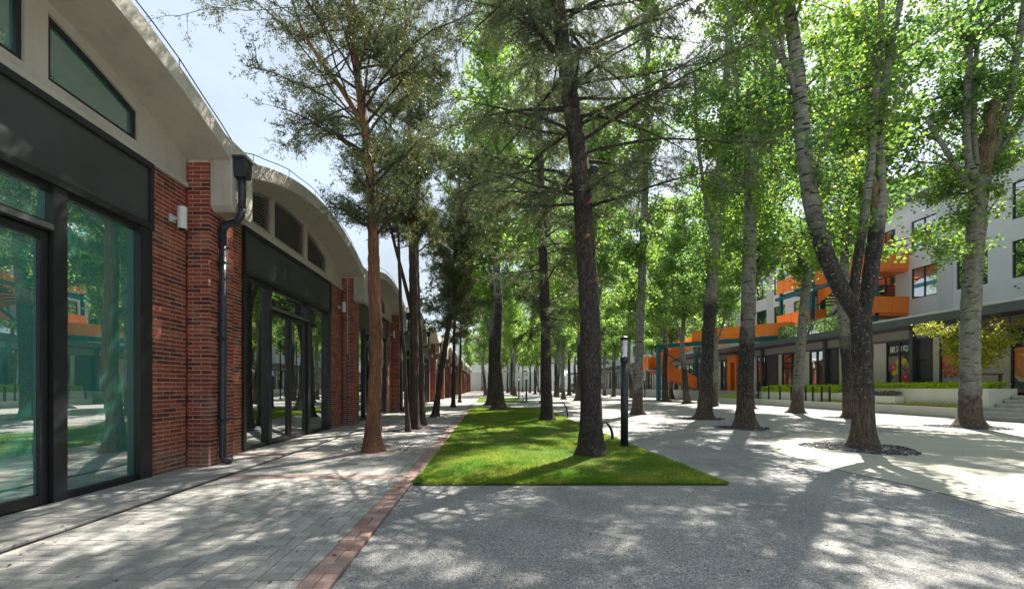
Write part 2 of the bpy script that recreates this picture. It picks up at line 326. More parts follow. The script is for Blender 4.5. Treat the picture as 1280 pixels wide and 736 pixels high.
# curved edge of the pale slab
edge = [(5.15, -8), (5.2, 0), (5.3, 4), (5.38, 5.4), (5.3, 6.2), (5.35, 7), (5.5, 8), (5.75, 8.7), (6.3, 9.4), (7.2, 10.4), (8.2, 11.5)]
sheet('pale_concrete_slab', edge + [(30, 11.7), (30, -8)], -.004, M['pale_slab'])
mb = MB(); mb.box(-.985, -.965, 5.4, 110, -.01, .012); struct('edge_strip', mb, M['step'])

# pavement base and its pavers
pav = sheet('pavement', [(-4.7, -8), (-.98, -8), (-.98, 115), (-4.7, 115)], -.006, M['joint'])
far = sheet('pavement_paving', [(-4.66, 13.5), (-1.2, 13.5), (-1.2, 114), (-4.66, 114)], .012, M['paving_far'])
near_far = sheet('pavement_behind', [(-4.66, -7.9), (-1.2, -7.9), (-1.2, 1.2), (-4.66, 1.2)], .012, M['paving_far'])
def unit_box(name, dx, dy, dz, m, bev=.004):
    mb = MB(); x0, x1, y0, y1 = -dx / 2, dx / 2, -dy / 2, dy / 2
    n = len(mb.v); mb.v += [(x0, y0, -.01), (x1, y0, -.01), (x1, y1, -.01), (x0, y1, -.01)]
    mb.v += [(x0, y0, dz - bev), (x1, y0, dz - bev), (x1, y1, dz - bev), (x0, y1, dz - bev)]
    mb.v += [(x0 + bev, y0 + bev, dz), (x1 - bev, y0 + bev, dz), (x1 - bev, y1 - bev, dz), (x0 + bev, y1 - bev, dz)]
    for a in (0, 4):
        for i in range(4): mb.f.append((a + i, a + (i + 1) % 4, a + 4 + (i + 1) % 4, a + 4 + i))
    mb.f.append((8, 9, 10, 11)); return mb
class Pieces:
    """alike pieces: the nearest `limit` become objects that share meshes, the rest one joined part"""
    def __init__(s, name, rest, m, parent, limit): s.name = name; s.rest = rest; s.m = m; s.parent = parent; s.limit = limit; s.items = []
    def add(s, c, dims, rot=0, key=None): s.items.append((c, dims, rot, key if key is not None else (c[0] ** 2 + c[1] ** 2 + (c[2] - 1.2) ** 2)))
    def finish(s, maker):
        s.items.sort(key=lambda a: a[3]); cache = {}
        for c, dims, rot, k in s.items[:s.limit]:
            if dims not in cache: cache[dims] = maker(*dims).mesh(s.name, s.m)
            o = link(s.name, cache[dims], s.parent, c)
            if rot: o.rotation_euler = rot if isinstance(rot, tuple) else (0, 0, rot)
        rest = s.items[s.limit:]
        if rest:
            mb = MB()
            for c, dims, rot, k in rest:
                if dims not in cache: cache[dims] = maker(*dims).mesh(s.name, s.m)
                src = maker(*dims); n = len(mb.v)
                R = Matrix.Rotation(rot, 3, 'Z') if not isinstance(rot, tuple) and rot else None
                mb.v += [tuple(Vector(c) + (R @ Vector(v) if R else Vector(v))) for v in src.v]
                mb.f += [tuple(i + n for i in f) for f in src.f]
            o = mb.build(s.rest, s.m, s.parent, kind='stuff')
rp_ = random.Random(3)
GAP = .006
bands = [(5.7, -3.66), (7.7, -4.62), (12.6, -3.66)]     # red cross bands of the pavement (y, x from)
def on_band(y0, y1): return any(y0 < by + .2 and y1 > by for by, _ in bands)
PIT = [(-2.22, 8.75, .55), (-1.95, 12.35, .85)]
def in_pit(x, y, m=.0): return any(abs(x - a) < r + m and abs(y - b_) < r + m for a, b_, r in PIT)
gp = Pieces('paver', 'paver_field', M['paver'], pav, 300)
mk = lambda dx, dy: unit_box('p', dx - GAP, dy - GAP, .02, None)
y = 1.2
segs = []
ys = [1.2] + [v for by, _ in bands for v in (by, by + .2)] + [13.5]
for i in range(0, len(ys), 2): segs.append((ys[i], ys[i + 1]))
for (ya, yb) in segs:
    y = ya
    while y < yb - .01:
        x = -1.18
        while x > -3.64:
            for cx, cy_, dx, dy in ((.1, .05, .2, .1), (.25, .1, .1, .2), (.2, .25, .2, .1), (.05, .2, .1, .2), (.15, .15, .1, .1)):
                X = x - .3 + cx; Y_ = y + cy_
                if Y_ + dy / 2 > yb + .02 or X - dx / 2 < -3.67: continue
                if in_pit(X, Y_, .05): continue
                gp.add((X, Y_, rp_.uniform(-.002, .0015)), (dx, dy))
            x -= .3
        y += .3
gp.finish(mk)
rpv = Pieces('red_paver', 'red_border_paving', M['redpaver'], pav, 200)
i = 0; y = -2.0
while y < 60:
    if i % 2: 
        for dx in (-.05, .05): rpv.add((-1.08 + dx, y + .1, rp_.uniform(-.002, .001)), (.1, .2))
    else:
        for dy in (.05, .15): rpv.add((-1.08, y + dy, rp_.uniform(-.002, .001)), (.2, .1))
    i += 1; y += .2
for by, xf in bands:
    x = -1.18; i = 0
    while x - .2 > xf - .15:
        if abs(x - .1 + 3.67) < .1: x -= .03; continue
        if i % 2:
            for d in (.05, .15): rpv.add((x - d, by + .1, 0), (.1, .2))
        else:
            for d in (.05, .15): rpv.add((x - .1, by + d, 0), (.2, .1))
        i += 1; x -= .2
rpv.finish(mk)
sl = Pieces('slab', 'slab_strip', M['paver'], pav, 120)
y = 1.0
while y < 60:
    if not (7.5 < y < 7.9 and False):
        for k in range(3): sl.add((-3.84 - .31 * k, y + .15 + (.0), 0), (.31, .3 if not on_band(y, y + .3) else .3))
    y += .3
    if 7.69 < y < 7.71: pass
sl.items = [a for a in sl.items if not (7.55 < a[0][1] < 8.0)]
sl.finish(mk)
mb = MB(); mb.box(-3.678, -3.662, -6, 110, -.006, .004); struct('drain_slot', mb, M['post'])
# tree pits in the pavement: ring grate of pebble-grey arcs and red soil
for (a, b_, r), nm in zip(PIT, ('a', 'b')):
    mb = MB(); mb.box(a - r, a + r, b_ - r, b_ + r, -.01, .002); g = mb.build('tree_pit', M['soil'], kind='structure')
    mb = MB()
    for k in range(5 if r < .7 else 8):
        ri = r * .42 + k * (r * .58) / (5 if r < .7 else 8); ro = ri + r * .05
        for q in range(36):
            t0, t1 = 2 * pi * q / 36, 2 * pi * (q + 1) / 36
            mb.prism([(a + ri * cos(t0), b_ + ri * sin(t0)), (a + ro * cos(t0), b_ + ro * sin(t0)), (a + ro * cos(t1), b_ + ro * sin(t1)), (a + ri * cos(t1), b_ + ri * sin(t1))], 2, .003, .02)
    gg = empty('tree_grate', (0, 0, 0), 'ring patterned grey tree grate round the nearest reddish trunk' if nm == 'a' else 'dark square tree grate under the cluster of three thin trunks', 'tree grate', 'tree grates in the pavement')
    mb.build('ring_bars', M['step'] if nm == 'a' else M['fascia'], gg)
    mb = MB()
    for (x0, x1, y0, y1) in ((a - r, a + r, b_ - r, b_ - r + .03), (a - r, a + r, b_ + r - .03, b_ + r), (a - r, a - r + .03, b_ - r + .03, b_ + r - .03), (a + r - .03, a + r, b_ - r + .03, b_ + r - .03)): mb.box(x0, x1, y0, y1, .004, .022)
    mb.build('frame', M['step'] if nm == 'a' else M['fascia'], gg)

# ------------------------------------------------------------------ brick hall on the left
NB = 15; PITCH = 6.95; FX = -4.63; PX = -4.28; EX = -3.95
hall = empty('brick_hall', (-4.63, 6.5, 0), 'long red brick hall with a row of arched concrete roof vaults and black shopfronts', 'building')
HO = Vector((-4.63, 6.5, 0))
def hp(mb, name, m, parent=None, **k):
    """part of the hall; geometry given in world coordinates"""
    o = mb.build(name, m, parent or hall, **k)
    if parent is None: o.location = -HO
    return o
def brick_unit(dx, dy, dz):
    mb = MB(); mb.box(-dx / 2, dx / 2, -dy / 2, dy / 2, -dz / 2, dz / 2); return mb
allb = []
CH = .0625; BL = .25
def lay_x(Y, x0, x1, z0, z1, depth=.012):      # wall facing -Y, bricks along X
    r = 0; z = z0
    while z + .05 < z1:
        x = x1 - (0 if r % 2 else -.0); offs = (.125 if r % 2 else 0)
        e = x1 + offs
        while e > x0 + .02:
            a = max(x0, e - BL + .012); b2 = min(x1, e - .0)
            if b2 - a > .03: allb.append((((a + b2) / 2, Y + .03, z + .0265), (round(b2 - a, 3), .06 + .001 * random.choice((0, 3, 5)), .051)))
            e -= BL
        z += CH; r += 1
def lay_y(X, y0, y1, z0, z1, zfun=None):       # wall facing +X, bricks along Y
    r = 0; z = z0
    while z + .05 < z1:
        e = y0 - (.125 if r % 2 else 0)
        while e < y1 - .02:
            a = max(y0, e); b2 = min(y1, e + BL - .012)
            if b2 - a > .03: allb.append(((X - .03, (a + b2) / 2, z + .0265), (.06 + .001 * random.choice((0, 3, 5)), round(b2 - a, 3), .051)))
            e += BL
        z += CH; r += 1
PW = .62
pier_parts = []
mort = MB()
def soff(off): return 5.38 - .064 * off * off
def shop_range(k):
    y0 = 6.5 + PITCH * (k - 1)
    return (y0 + 1.3, y0 + 6.25) if k == 0 else (y0 + 1.47, y0 + 5.9)
shell = None
def arch_pts(c, f, n=28, half=PITCH / 2): return [(c - half + 2 * half * i / n, f(-half + 2 * half * i / n)) for i in range(n + 1)]
for k in range(-1, NB + 1):
    y0 = 6.5 + PITCH * (k - 1)
    c = y0 + PW / 2 + PITCH / 2
    # pier
    mb = MB(); mb.box(-4.6, PX - .004, y0 + .004, y0 + PW - .004, 0, 4.72)
    pr = hp(mb, 'pier', M['mortar'])
    lay_x(y0, -4.62, PX - .066 * 0 - .001, 0.005, 4.72); 
    lay_y(PX, y0 + .062, y0 + PW - .0, 0.005, 4.72)
    if k > NB - 1: continue
    s0, s1 = shop_range(k)
    # brick walls beside the shopfront
    mb = MB(); mb.box(-4.9, FX - .004, y0 + PW, s0, 0, 4.31); hp(mb, 'brick_wall', M['mortar'])
    mb = MB(); mb.box(-4.9, FX - .004, s1, y0 + PITCH, 0, 4.31); hp(mb, 'brick_wall', M['mortar'])
    lay_y(FX, y0 + PW, s0, 0.005, 4.31); lay_y(FX, s1, y0 + PITCH, 0.005, 4.31)
    # vault shell
    top = lambda o_: 5.64 - .065 * o_ * o_
    poly = arch_pts(c, top) + list(reversed(arch_pts(c, soff)))
    mb = MB(); n = len(mb.v); kk = 29
    # build as quad strips so the curved faces stay clean
    T = arch_pts(c, top); S = arch_pts(c, soff); x0_, x1_ = EX, -14.0
    for i in range(28):
        (ya, za), (yb, zb) = T[i], T[i + 1]; (yc, zc), (yd, zd) = S[i], S[i + 1]
        mb.quad((x0_, ya, za), (x0_, yb, zb), (x1_, yb, zb), (x1_, ya, za))
        mb.quad((x0_, yc, zc), (x1_, yc, zc), (x1_, yd, zd), (x0_, yd, zd))
        mb.quad((x0_, yc, zc), (x0_, yd, zd), (x0_, yb, zb), (x0_, ya, za))
    hp(mb, 'roof_vault', M['concrete'])
    # valley bracket
    yv = y0 + PW / 2
    mb = MB(); mb.prism([(yv - .29, 4.03), (yv - .22, 3.96), (yv + .22, 3.96), (yv + .29, 4.03), (yv + .29, 4.98), (yv + .5, 5.04), (yv - .5, 5.04), (yv - .29, 4.98)], 0, PX + .004, EX + .01)
    mb.box(-14, PX, yv - .3, yv + .3, 4.722, 5.0)
    hp(mb, 'valley_bracket', M['concrete'], bevel=.012)
    # gable wall with three fan openings
    if k == 0: ops = [(c - 2.2, c - .98), (c - .75, c + .9), (c + 1.13, c + 2.27)]
    else: ops = [(c - 2.3, c - 1.26), (c - 1.06, c + .42), (c + .66, c + 1.88)]
    if k != 0: ops = [(c - 2.36, c - 1.27), (c - 1.08, c + .4), (c + .6, c + 1.85)]
    fan = (lambda o_: 5.29 - .08 * o_ * o_) if k == 0 else (lambda o_: 5.36 - .1 * (o_ + .3) ** 2)
    mb = MB(); NS = 70; ysn = sorted(set([round(c - PITCH / 2 + PITCH * i / NS, 4) for i in range(NS + 1)] + [round(v, 4) for o2 in ops for v in o2]))
    for ya, yb in zip(ysn[:-1], ysn[1:]):
        ym = (ya + yb) / 2; inop = any(a < ym < b2 for a, b2 in ops)
        ha, hb = soff(ya - c) + .02, soff(yb - c) + .02
        if inop:
            fa, fb = fan(ya - c), fan(yb - c)
            mb.prism([(ya, 4.3), (yb, 4.3), (yb, 4.48), (ya, 4.48)], 0, -4.88, FX)
            mb.prism([(ya, fa), (yb, fb), (yb, hb), (ya, ha)], 0, -4.88, FX)
        else:
            mb.prism([(ya, 4.3), (yb, 4.3), (yb, hb), (ya, ha)], 0, -4.88, FX)
    hp(mb, 'gable_wall', M['concrete'])
    mb = MB(); mb.box(FX - .01, FX + .055, y0 + PW + .02, y0 + PITCH - .02, 4.285, 4.36); hp(mb, 'ledge', M['concrete'], bevel=.008)
    # raised border round each opening, and its louvre or window
    for oi, (a, b2) in enumerate(ops):
        fr = MB(); w_ = .05; ns = 10; yy = [a + (b2 - a) * i / ns for i in range(ns + 1)]
        X0, X1 = FX - .1, FX - .03
        fr.box(X0, X1, a, b2, 4.482, 4.482 + w_); fr.box(X0, X1, a, a + w_, 4.532, fan(a - c) - .004); fr.box(X0, X1, b2 - w_, b2, 4.532, fan(b2 - c) - .004)
        for ya, yb in zip(yy[:-1], yy[1:]):
            fr.prism([(ya, fan(ya - c) - w_ - .01), (yb, fan(yb - c) - w_ - .01), (yb, fan(yb - c) - .002), (ya, fan(ya - c) - .002)], 0, X0 + .002, X1 - .002)
        if k == 0:
            f_ = hp(fr, 'fan_window', M['frame'])
            pm = MB(); pts = [(a + .03, 4.5), (b2 - .03, 4.5)] + [(yy[i], fan(yy[i] - c) - .03) for i in range(ns, -1, -1)]
            pm.prism(pts, 0, FX - .075, FX - .065); pm.build('pane', M['glass_teal'], f_)
        else:
            f_ = hp(fr, 'louvre', M['slat'])
            bk = MB(); pts = [(a + .01, 4.49), (b2 - .01, 4.49)] + [(yy[i], fan(yy[i] - c) - .02) for i in range(ns, -1, -1)]
            bk.prism(pts, 0, FX - .16, FX - .13); bk.build('backing', M['post'], f_)
            z = 4.56; slm = MB()
            while z < 5.36:
                # y extent at this height
                in_ = [yy_ for yy_ in [a + .05 + (b2 - a - .1) * i / 24 for i in range(25)] if fan(yy_ - c) - .07 > z]
                if len(in_) > 1:
                    ya, yb = in_[0], in_[-1]; one = MB()
                    one.prism([(FX - .032, z - .014), (FX - .024, z - .006), (FX - .09, z + .022), (FX - .098, z + .014)], 1, ya, yb)
                    if k in (1, 2): one.build('slat', M['slat'], f_)
                    else:
                        n_ = len(slm.v); slm.v += one.v; slm.f += [tuple(i + n_ for i in f) for f in one.f]
                z += .062
            if slm.v: slm.build('slat_bank', M['slat'], f_, kind='stuff')
    # ------------------------------------------------ shopfront
    GX = FX - .06
    if k == 0:
        posts = [(s0, .09), (s0 + 1.35, .12), (y0 + 4.93 + .02, .16), (s1 - .09 - .11, .2)]
        posts = [(s0, .12), (2.42, .12), (4.48, .15), (5.6, .2)]
        doors = [(2.54, 3.5), (3.52, 4.48)]; panes = [(s0 + .12, 2.42), (4.63, 5.6)]
    else:
        posts = [(s0, .1), (s0 + .93, .12), (s0 + 2.86, .16), (s1 - .28, .28)]
        doors = [(s0 + 1.05, s0 + 1.95), (s0 + 1.96, s0 + 2.86)]; panes = [(s0 + .1, s0 + .93), (s0 + 3.02, s1 - .28)]
        if k == 3: doors = [(s0 + 1.05, s0 + 1.95), (s0 + 1.96, s0 + 2.86)]
    fm = MB()
    for a, w_ in posts: fm.box(GX - .06, GX + .1 - (.003 if a == posts[1][0] else 0), a, a + w_, 0, 3.38)
    fm.box(GX - .06, GX + .13, s0, s1, 3.38, 3.46); fm.box(GX - .06, GX + .13, s0, s1, 4.2, 4.28)
    fm.box(GX - .06, GX + .125, s1 - .06, s1 - .002, 3.463, 4.197); fm.box(GX - .06, GX + .125, s0 + .002, s0 + .06, 3.463, 4.197)
    d0, d1 = doors[0][0], doors[1][1]
    fm.box(GX - .055, GX + .095, d0, d1, 2.88, 2.98)
    for a, b2 in panes: fm.box(GX - .05, GX + .06, a, b2, 0.0, .09); fm.box(GX - .05, GX + .06, a, b2, 3.32, 3.379)
    fm.box(GX - .05, GX + .06, d0, d1, 3.32, 3.379)
    sf = hp(fm, 'shopfront_frame', M['frame'])
    tr_ = MB(); tr_.box(GX + .097, GX + .105, d0 + .002, d1 - .002, 2.9, 2.96); tr_.build('transom_trim', M['frame_edge'], sf)
    sp_ = MB(); sp_.box(GX, GX + .09, s0 + .062, s1 - .062, 3.462, 4.198); hp(sp_, 'sign_panel', M['panel'])
    gm = M['glass_teal'] if k in (0, -1) else M['glass_dark']
    for a, b2 in panes:
        g = MB(); g.box(GX, GX + .012, a + .002, b2 - .002, .092, 3.318); g.build('pane', gm, sf)
    g = MB(); g.box(GX, GX + .012, d0 + .002, d1 - .002, 2.985, 3.318); g.build('pane', gm, sf)
    for di, (a, b2) in enumerate(doors):
        dm = MB(); a += .012; b2 -= .012
        dm.box(GX - .02, GX + .05, a, a + .08, .02, 2.87); dm.box(GX - .02, GX + .05, b2 - .08, b2, .02, 2.87)
        dm.box(GX - .018, GX + .048, a + .08, b2 - .08, .02, .13); dm.box(GX - .018, GX + .048, a + .08, b2 - .08, 2.79, 2.87)
        d_ = hp(dm, 'door', M['frame'])
        g = MB(); g.box(GX + .005, GX + .017, a + .082, b2 - .082, .132, 2.788); g.build('pane', gm, d_)
        hy = b2 - .14 if di == 0 else a + .14
        h_ = MB(); h_.tube([(GX + .13, hy, .95), (GX + .13, hy, 2.3)], .016, 10)
        for zz in (1.1, 2.15): h_.tube([(GX + .04, hy, zz), (GX + .13, hy, zz)], .01, 8)
        h_.build('handle', M['frame'], d_, smooth=False)
    if k == 3:
        pass
# interior of the hall
mb = MB(); mb.box(-14, -4.75, -8, 110, -.01, .004); hp(mb, 'hall_floor', M['interior'])
mb = MB(); mb.box(-10.2, -10, -8, 110, 0, 5.6); hp(mb, 'back_wall', M['interior'])
for k in range(-1, 5):
    y0 = 6.5 + PITCH * (k - 1) + PW / 2
    mb = MB(); mb.box(-9.99, -4.95, y0 - .08, y0 + .08, .006, 4.7); hp(mb, 'partition_wall', M['teal_room'] if k < 1 else M['interior'])
mb = MB(); mb.box(-8.2, -8.0, 0, 6.4, .006, 4.6); hp(mb, 'partition_wall', M['teal_room'])
mb = MB(); mb.box(-14, -4.7, -14.2, -14.0, 0, 4.5); mb.box(-14, -4.9, 110, 110.3, 0, 4.7); hp(mb, 'end_wall', M['mortar'])
# bricks: the 300 that show largest are objects, the others one part
def bkey(b_):
    (x, y, z), d = b_
    if y < 5.5: return 1e6
    if y < 7.2:
        if z > 4.3 and y > 6.4: return 50 + abs(z - 2)
        return abs(z - 1.9)
    return 1000 + y
allb = [b_ for b_ in allb if b_[0][1] > -1]
allb.sort(key=bkey)
piers = [o for o in COL.objects if o.name.startswith('pier')]
p1 = min(piers, key=lambda o: abs(sum((v.co.y for v in o.data.vertices)) / len(o.data.vertices) - 6.81))
walls = [o for o in COL.objects if o.name.startswith('brick_wall')]
w0 = min(walls, key=lambda o: abs(max(v.co.y for v in o.data.vertices) - 6.5))
bc = {}
for (c_, d_) in allb[:300]:
    key = d_
    if key not in bc: bc[key] = brick_unit(*d_).mesh('brick', M['brick'])
    link('brick', bc[key], p1 if c_[1] > 6.49 or c_[0] > -4.62 else w0, c_)
mb = MB()
for (c_, d_) in allb[300:]:
    mb.box(c_[0] - d_[0] / 2, c_[0] + d_[0] / 2, c_[1] - d_[1] / 2, c_[1] + d_[1] / 2, c_[2] - d_[2] / 2, c_[2] + d_[2] / 2)
hp(mb, 'brickwork', M['brick'], kind='stuff')
# downpipes, lightning wire
for k in (1, 3, 4, 5, 7, 9, 11):
    y0 = 6.5 + PITCH * (k - 1); mb = MB(); X0 = EX + .1; Y0 = y0 + .14
    mb.tube([(X0, Y0, 4.55), (X0, Y0, 4.02)], .055, 14); mb.tube([(X0, Y0, 4.03), (X0 - .02, Y0 + .01, 3.93), (X0 - .12, Y0 + .05, 3.84), (PX + .09, Y0 + .08, 3.8), (PX + .07, Y0 + .09, 3.7)], .055, 14)
    mb.tube([(PX + .07, Y0 + .09, 3.72), (PX + .07, Y0 + .09, .14), (PX + .09, Y0 + .09, .09), (PX + .2, Y0 + .09, .07)], [.055, .055, .055, .055], 14)
    d = hp(mb, 'downpipe', M['pipe'], smooth=True)
    h = MB(); h.prism([(Y0 - .075, 4.5), (Y0 + .075, 4.5), (Y0 + .1, 4.64), (Y0 + .1, 4.77), (Y0 + .13, 4.77), (Y0 + .13, 4.81), (Y0 - .13, 4.81), (Y0 - .13, 4.77), (Y0 - .1, 4.77), (Y0 - .1, 4.64)], 0, EX + .012, EX + .2)
    h.build('hopper', M['pipe'], d, bevel=.006)
    for zz in (.7, 2.0, 3.2): MB().box(PX, PX + .13, Y0 + .025, Y0 + .155, zz, zz + .03).build('pipe_bracket', M['pipe'], d)
wire = MB(); posts_ = MB()
for k in range(-1, 9):
    y0 = 6.5 + PITCH * (k - 1); c = y0 + PW / 2 + PITCH / 2
    pts = [(EX - .06, c - PITCH / 2 + PITCH * i / 16, 5.64 - .065 * (-PITCH / 2 + PITCH * i / 16) ** 2 + .16 + .015 * sin(i * 2.1)) for i in range(17)]
    wire.tube(pts, .008, 6)
    for i in range(1, 17, 3): posts_.tube([(pts[i][0], pts[i][1], pts[i][2] - .19), pts[i]], .006, 5)
wr = hp(wire, 'lightning_wire', M['pipe']); posts_.build('wire_holder', M['pipe'], wr)
# conduit on the second pier
mb = MB(); y2 = 13.45; mb.tube([(-4.45, y2 - .012, 2.2), (-4.45, y2 - .012, 4.7)], .009, 6); hp(mb, 'cable', M['white_lamp'])
mb = MB(); mb.tube([(-4.45, y2 - .02, 0), (-4.45, y2 - .02, 2.2)], .018, 8); mb.box(-4.49, -4.41, y2 - .06, y2 - .001, 2.18, 2.28); hp(mb, 'conduit', M['fascia'])
# coloured window sticker of a far bay
hp(MB().box(GX - .02, GX - .01, 0, 0.01, 0, .01), 'sticker', M['post']).hide_render = True
bpy.data.objects.remove(bpy.data.objects['sticker'])
s0 = shop_range(3)[0]; mb = MB(); mb.box(FX - .04, FX - .03, s0 + .15, s0 + .9, .2, 2.8)
st = hp(mb, 'window_poster', M['p_dgrn'])
for j in range(46):
    nm = random.choice(['p_red', 'p_yel', 'p_grn', 'p_pink', 'p_ora', 'p_ice']); yy_, zz_ = s0 + random.uniform(.22, .83), random.uniform(.3, 1.5)
    r_ = random.uniform(.03, .09); q = MB(); q.prism([(yy_ + r_ * cos(a), zz_ + r_ * sin(a)) for a in [2 * pi * i / 9 for i in range(9)]], 0, FX - .0295, FX - .028 + .0003 * j); q.build('print', M[nm], st)
# wall lamps beside the piers
ordn = ['first', 'second', 'third', 'fourth', 'fifth', 'sixth', 'seventh', 'eighth', 'ninth', 'tenth', 'eleventh', 'twelfth', 'thirteenth', 'fourteenth', 'fifteenth', 'sixteenth', 'seventeenth', 'eighteenth', 'nineteenth', 'twentieth']
for k in range(1, 9):
    y0 = 6.5 + PITCH * (k - 1) - .3
    lp = empty('wall_lamp', (FX, y0, 3.7), 'white cylinder wall lamp beside the %s brick pier from the camera' % ordn[k - 1], 'wall lamp', 'wall lamps on the brick hall')
    MB().cyl(.16, 0, -.15, .17, .062, 24).build('lamp_body', M['white_lamp'], lp)
    MB().box(.0, .03, -.05, .05, -.05, .06).build('wall_plate', M['white_lamp'], lp)
    MB().tube([(.03, 0, 0), (.1, 0, 0)], .025, 10).build('arm', M['white_lamp'], lp)
    MB().cyl(.16, 0, -.158, -.151, .05, 20).build('lens', M['post'], lp)

# ------------------------------------------------------------------ lawn
rg = np.random.default_rng(11)
def lawn(name, x0, x1, y0, y1, dens_fn, label):
    mb = MB(); nx, ny = 24, 60
    g = lambda X, Y: .022 + .012 * sin(X * 2.3 + Y * .7) * cos(Y * 1.3)
    idx = {}
    for i in range(nx + 1):
        for j in range(ny + 1):
            X = x0 + (x1 - x0) * i / nx; Y = y0 + (y1 - y0) * j / ny; idx[i, j] = len(mb.v)
            e = 0 if i in (0, nx) or j in (0, ny) else 1; mb.v.append((X, Y, (g(X, Y) if e else -.004)))
    for i in range(nx):
        for j in range(ny): mb.f.append((idx[i, j], idx[i + 1, j], idx[i + 1, j + 1], idx[i, j + 1]))
    mb.build(name, M['lawn_soil'], kind='structure', smooth=True)
    n = dens_fn; Yr = rg.random(n) ** 1.9; X = x0 + (x1 - x0) * rg.random(n) + rg.normal(0, .012, n); Y = y0 + (y1 - y0) * Yr + rg.normal(0, .012, n)
    far = 1 + (Y - y0) * .09; z = .018 + .012 * np.sin(X * 2.3 + Y * .7) * np.cos(Y * 1.3)
    patch = .5 + .5 * np.sin(X * 1.7 + 1.3) * np.sin(Y * 1.1 + X * .6)
    h = rg.uniform(.018, .045, n) * (.65 + .5 * patch); w_ = rg.uniform(.002, .0042, n) * far; a = rg.random(n) * 2 * pi; ln = rg.normal(0, .5, (n, 2)) * h[:, None]
    P = np.stack([X, Y, z], 1); D = np.stack([np.cos(a), np.sin(a), np.zeros(n)], 1) * w_[:, None]
    T = P + np.stack([ln[:, 0], ln[:, 1], h], 1); V = np.stack([P - D, P + D, T], 1).reshape(-1, 3)
    o = link('grass', np_mesh('grass', V, np.arange(3 * n).reshape(-1, 3), M['grass'])); tag(o, label, 'grass', kind='stuff')
lawn('lawn', -.96, 3.08, 5.42, 25, 230000, 'short bright green grass of the near lawn strip')
lawn('lawn_far', -.96, 3.2, 33.6, 47, 30000, 'short green grass of the small lawn beyond the cross path')
# fallen leaves / pebbles round the trees
def pebbles(name, cx, cy_, R_, n, label, sz=(.012, .03)):
    mb = MB()
    for i in range(n):
        a = random.random() * 2 * pi; r = R_ * sqrt(random.random()) * (1 + .12 * sin(3 * a)); s = random.uniform(*sz)
        x, y = cx + r * cos(a), cy_ + r * sin(a) * .9; rr = random.random() * pi; n0 = len(mb.v); e = random.uniform(.6, 1.3)
        for q in range(6): mb.v.append((x + s * e * cos(rr + q * pi / 3), y + s * sin(rr + q * pi / 3), .003))
        for q in range(6): mb.v.append((x + .6 * s * e * cos(rr + q * pi / 3), y + .6 * s * sin(rr + q * pi / 3), .003 + s * .8))
        for q in range(6): mb.f.append((n0 + q, n0 + (q + 1) % 6, n0 + 6 + (q + 1) % 6, n0 + 6 + q))
        mb.f.append(tuple(n0 + 6 + q for q in range(6)))
    tag(mb.build(name, M['pebble'], smooth=True), label, 'pebbles', kind='stuff')
    return

# ------------------------------------------------------------------ trees
def frame_vecs(D, rng):
    n = len(D); R = rng.normal(size=(n, 3)); U = np.cross(D, R); U /= np.linalg.norm(U, axis=1)[:, None] + 1e-9; return U
class Tree:
    def __init__(s, seed): s.rng = np.random.default_rng(seed); s.wood = MB(); s.tw = MB(); s.LP = []; s.LD = []; s.LS = []
    def grow(s, p, d, L_, nseg, up, jit):
        pts = [np.array(p, float)]; d = np.array(d, float); d /= np.linalg.norm(d)
        for i in range(nseg):
            d = d + np.array([0, 0, up]) + s.rng.normal(0, jit, 3); d /= np.linalg.norm(d); pts.append(pts[-1] + d * L_ / nseg)
        return pts
    def leaves(s, pts, n, spread, size, droop=.3):
        pts = np.array(pts); t = s.rng.random(n) * (len(pts) - 1.001); i = t.astype(int); f = (t - i)[:, None]
        P = pts[i] * (1 - f) + pts[i + 1] * f + s.rng.normal(0, spread, (n, 3)); D = s.rng.normal(size=(n, 3)); D[:, 2] -= droop * 2; D /= np.linalg.norm(D, axis=1)[:, None]
        s.LP.append(P); s.LD.append(D); s.LS.append(s.rng.uniform(.7, 1.25, n) * size)
    def needles(s, pts, n, size, spread=.01):
        pts = np.array(pts); t = s.rng.random(n) * (len(pts) - 1.001); i = t.astype(int); f = (t - i)[:, None]
        P = pts[i] * (1 - f) + pts[i + 1] * f; ax = pts[i + 1] - pts[i]; ax /= np.linalg.norm(ax, axis=1)[:, None] + 1e-9
        D = s.rng.normal(size=(n, 3)); D /= np.linalg.norm(D, axis=1)[:, None]; D = D + ax * 1.0; D /= np.linalg.norm(D, axis=1)[:, None]
        s.LP.append(P + s.rng.normal(0, spread, (n, 3))); s.LD.append(D); s.LS.append(s.rng.uniform(.7, 1.2, n) * size)
    def leaf_mesh(s, name, m, wide=.5, tri=False):
        P = np.concatenate(s.LP); D = np.concatenate(s.LD); S = np.concatenate(s.LS)[:, None]; U = frame_vecs(D, s.rng)
        if tri:
            V = np.stack([P - U * S * wide / 2, P + U * S * wide / 2, P + D * S], 1).reshape(-1, 3); return np_mesh(name, V, np.arange(len(V)).reshape(-1, 3), m)
        W = np.cross(D, U); fold = W * S * .1
        V = np.stack([P, P + D * S * .45 + U * S * wide + fold, P + D * S, P + D * S * .45 - U * S * wide + fold], 1).reshape(-1, 3)
        return np_mesh(name, V, np.arange(len(V)).reshape(-1, 4), m)
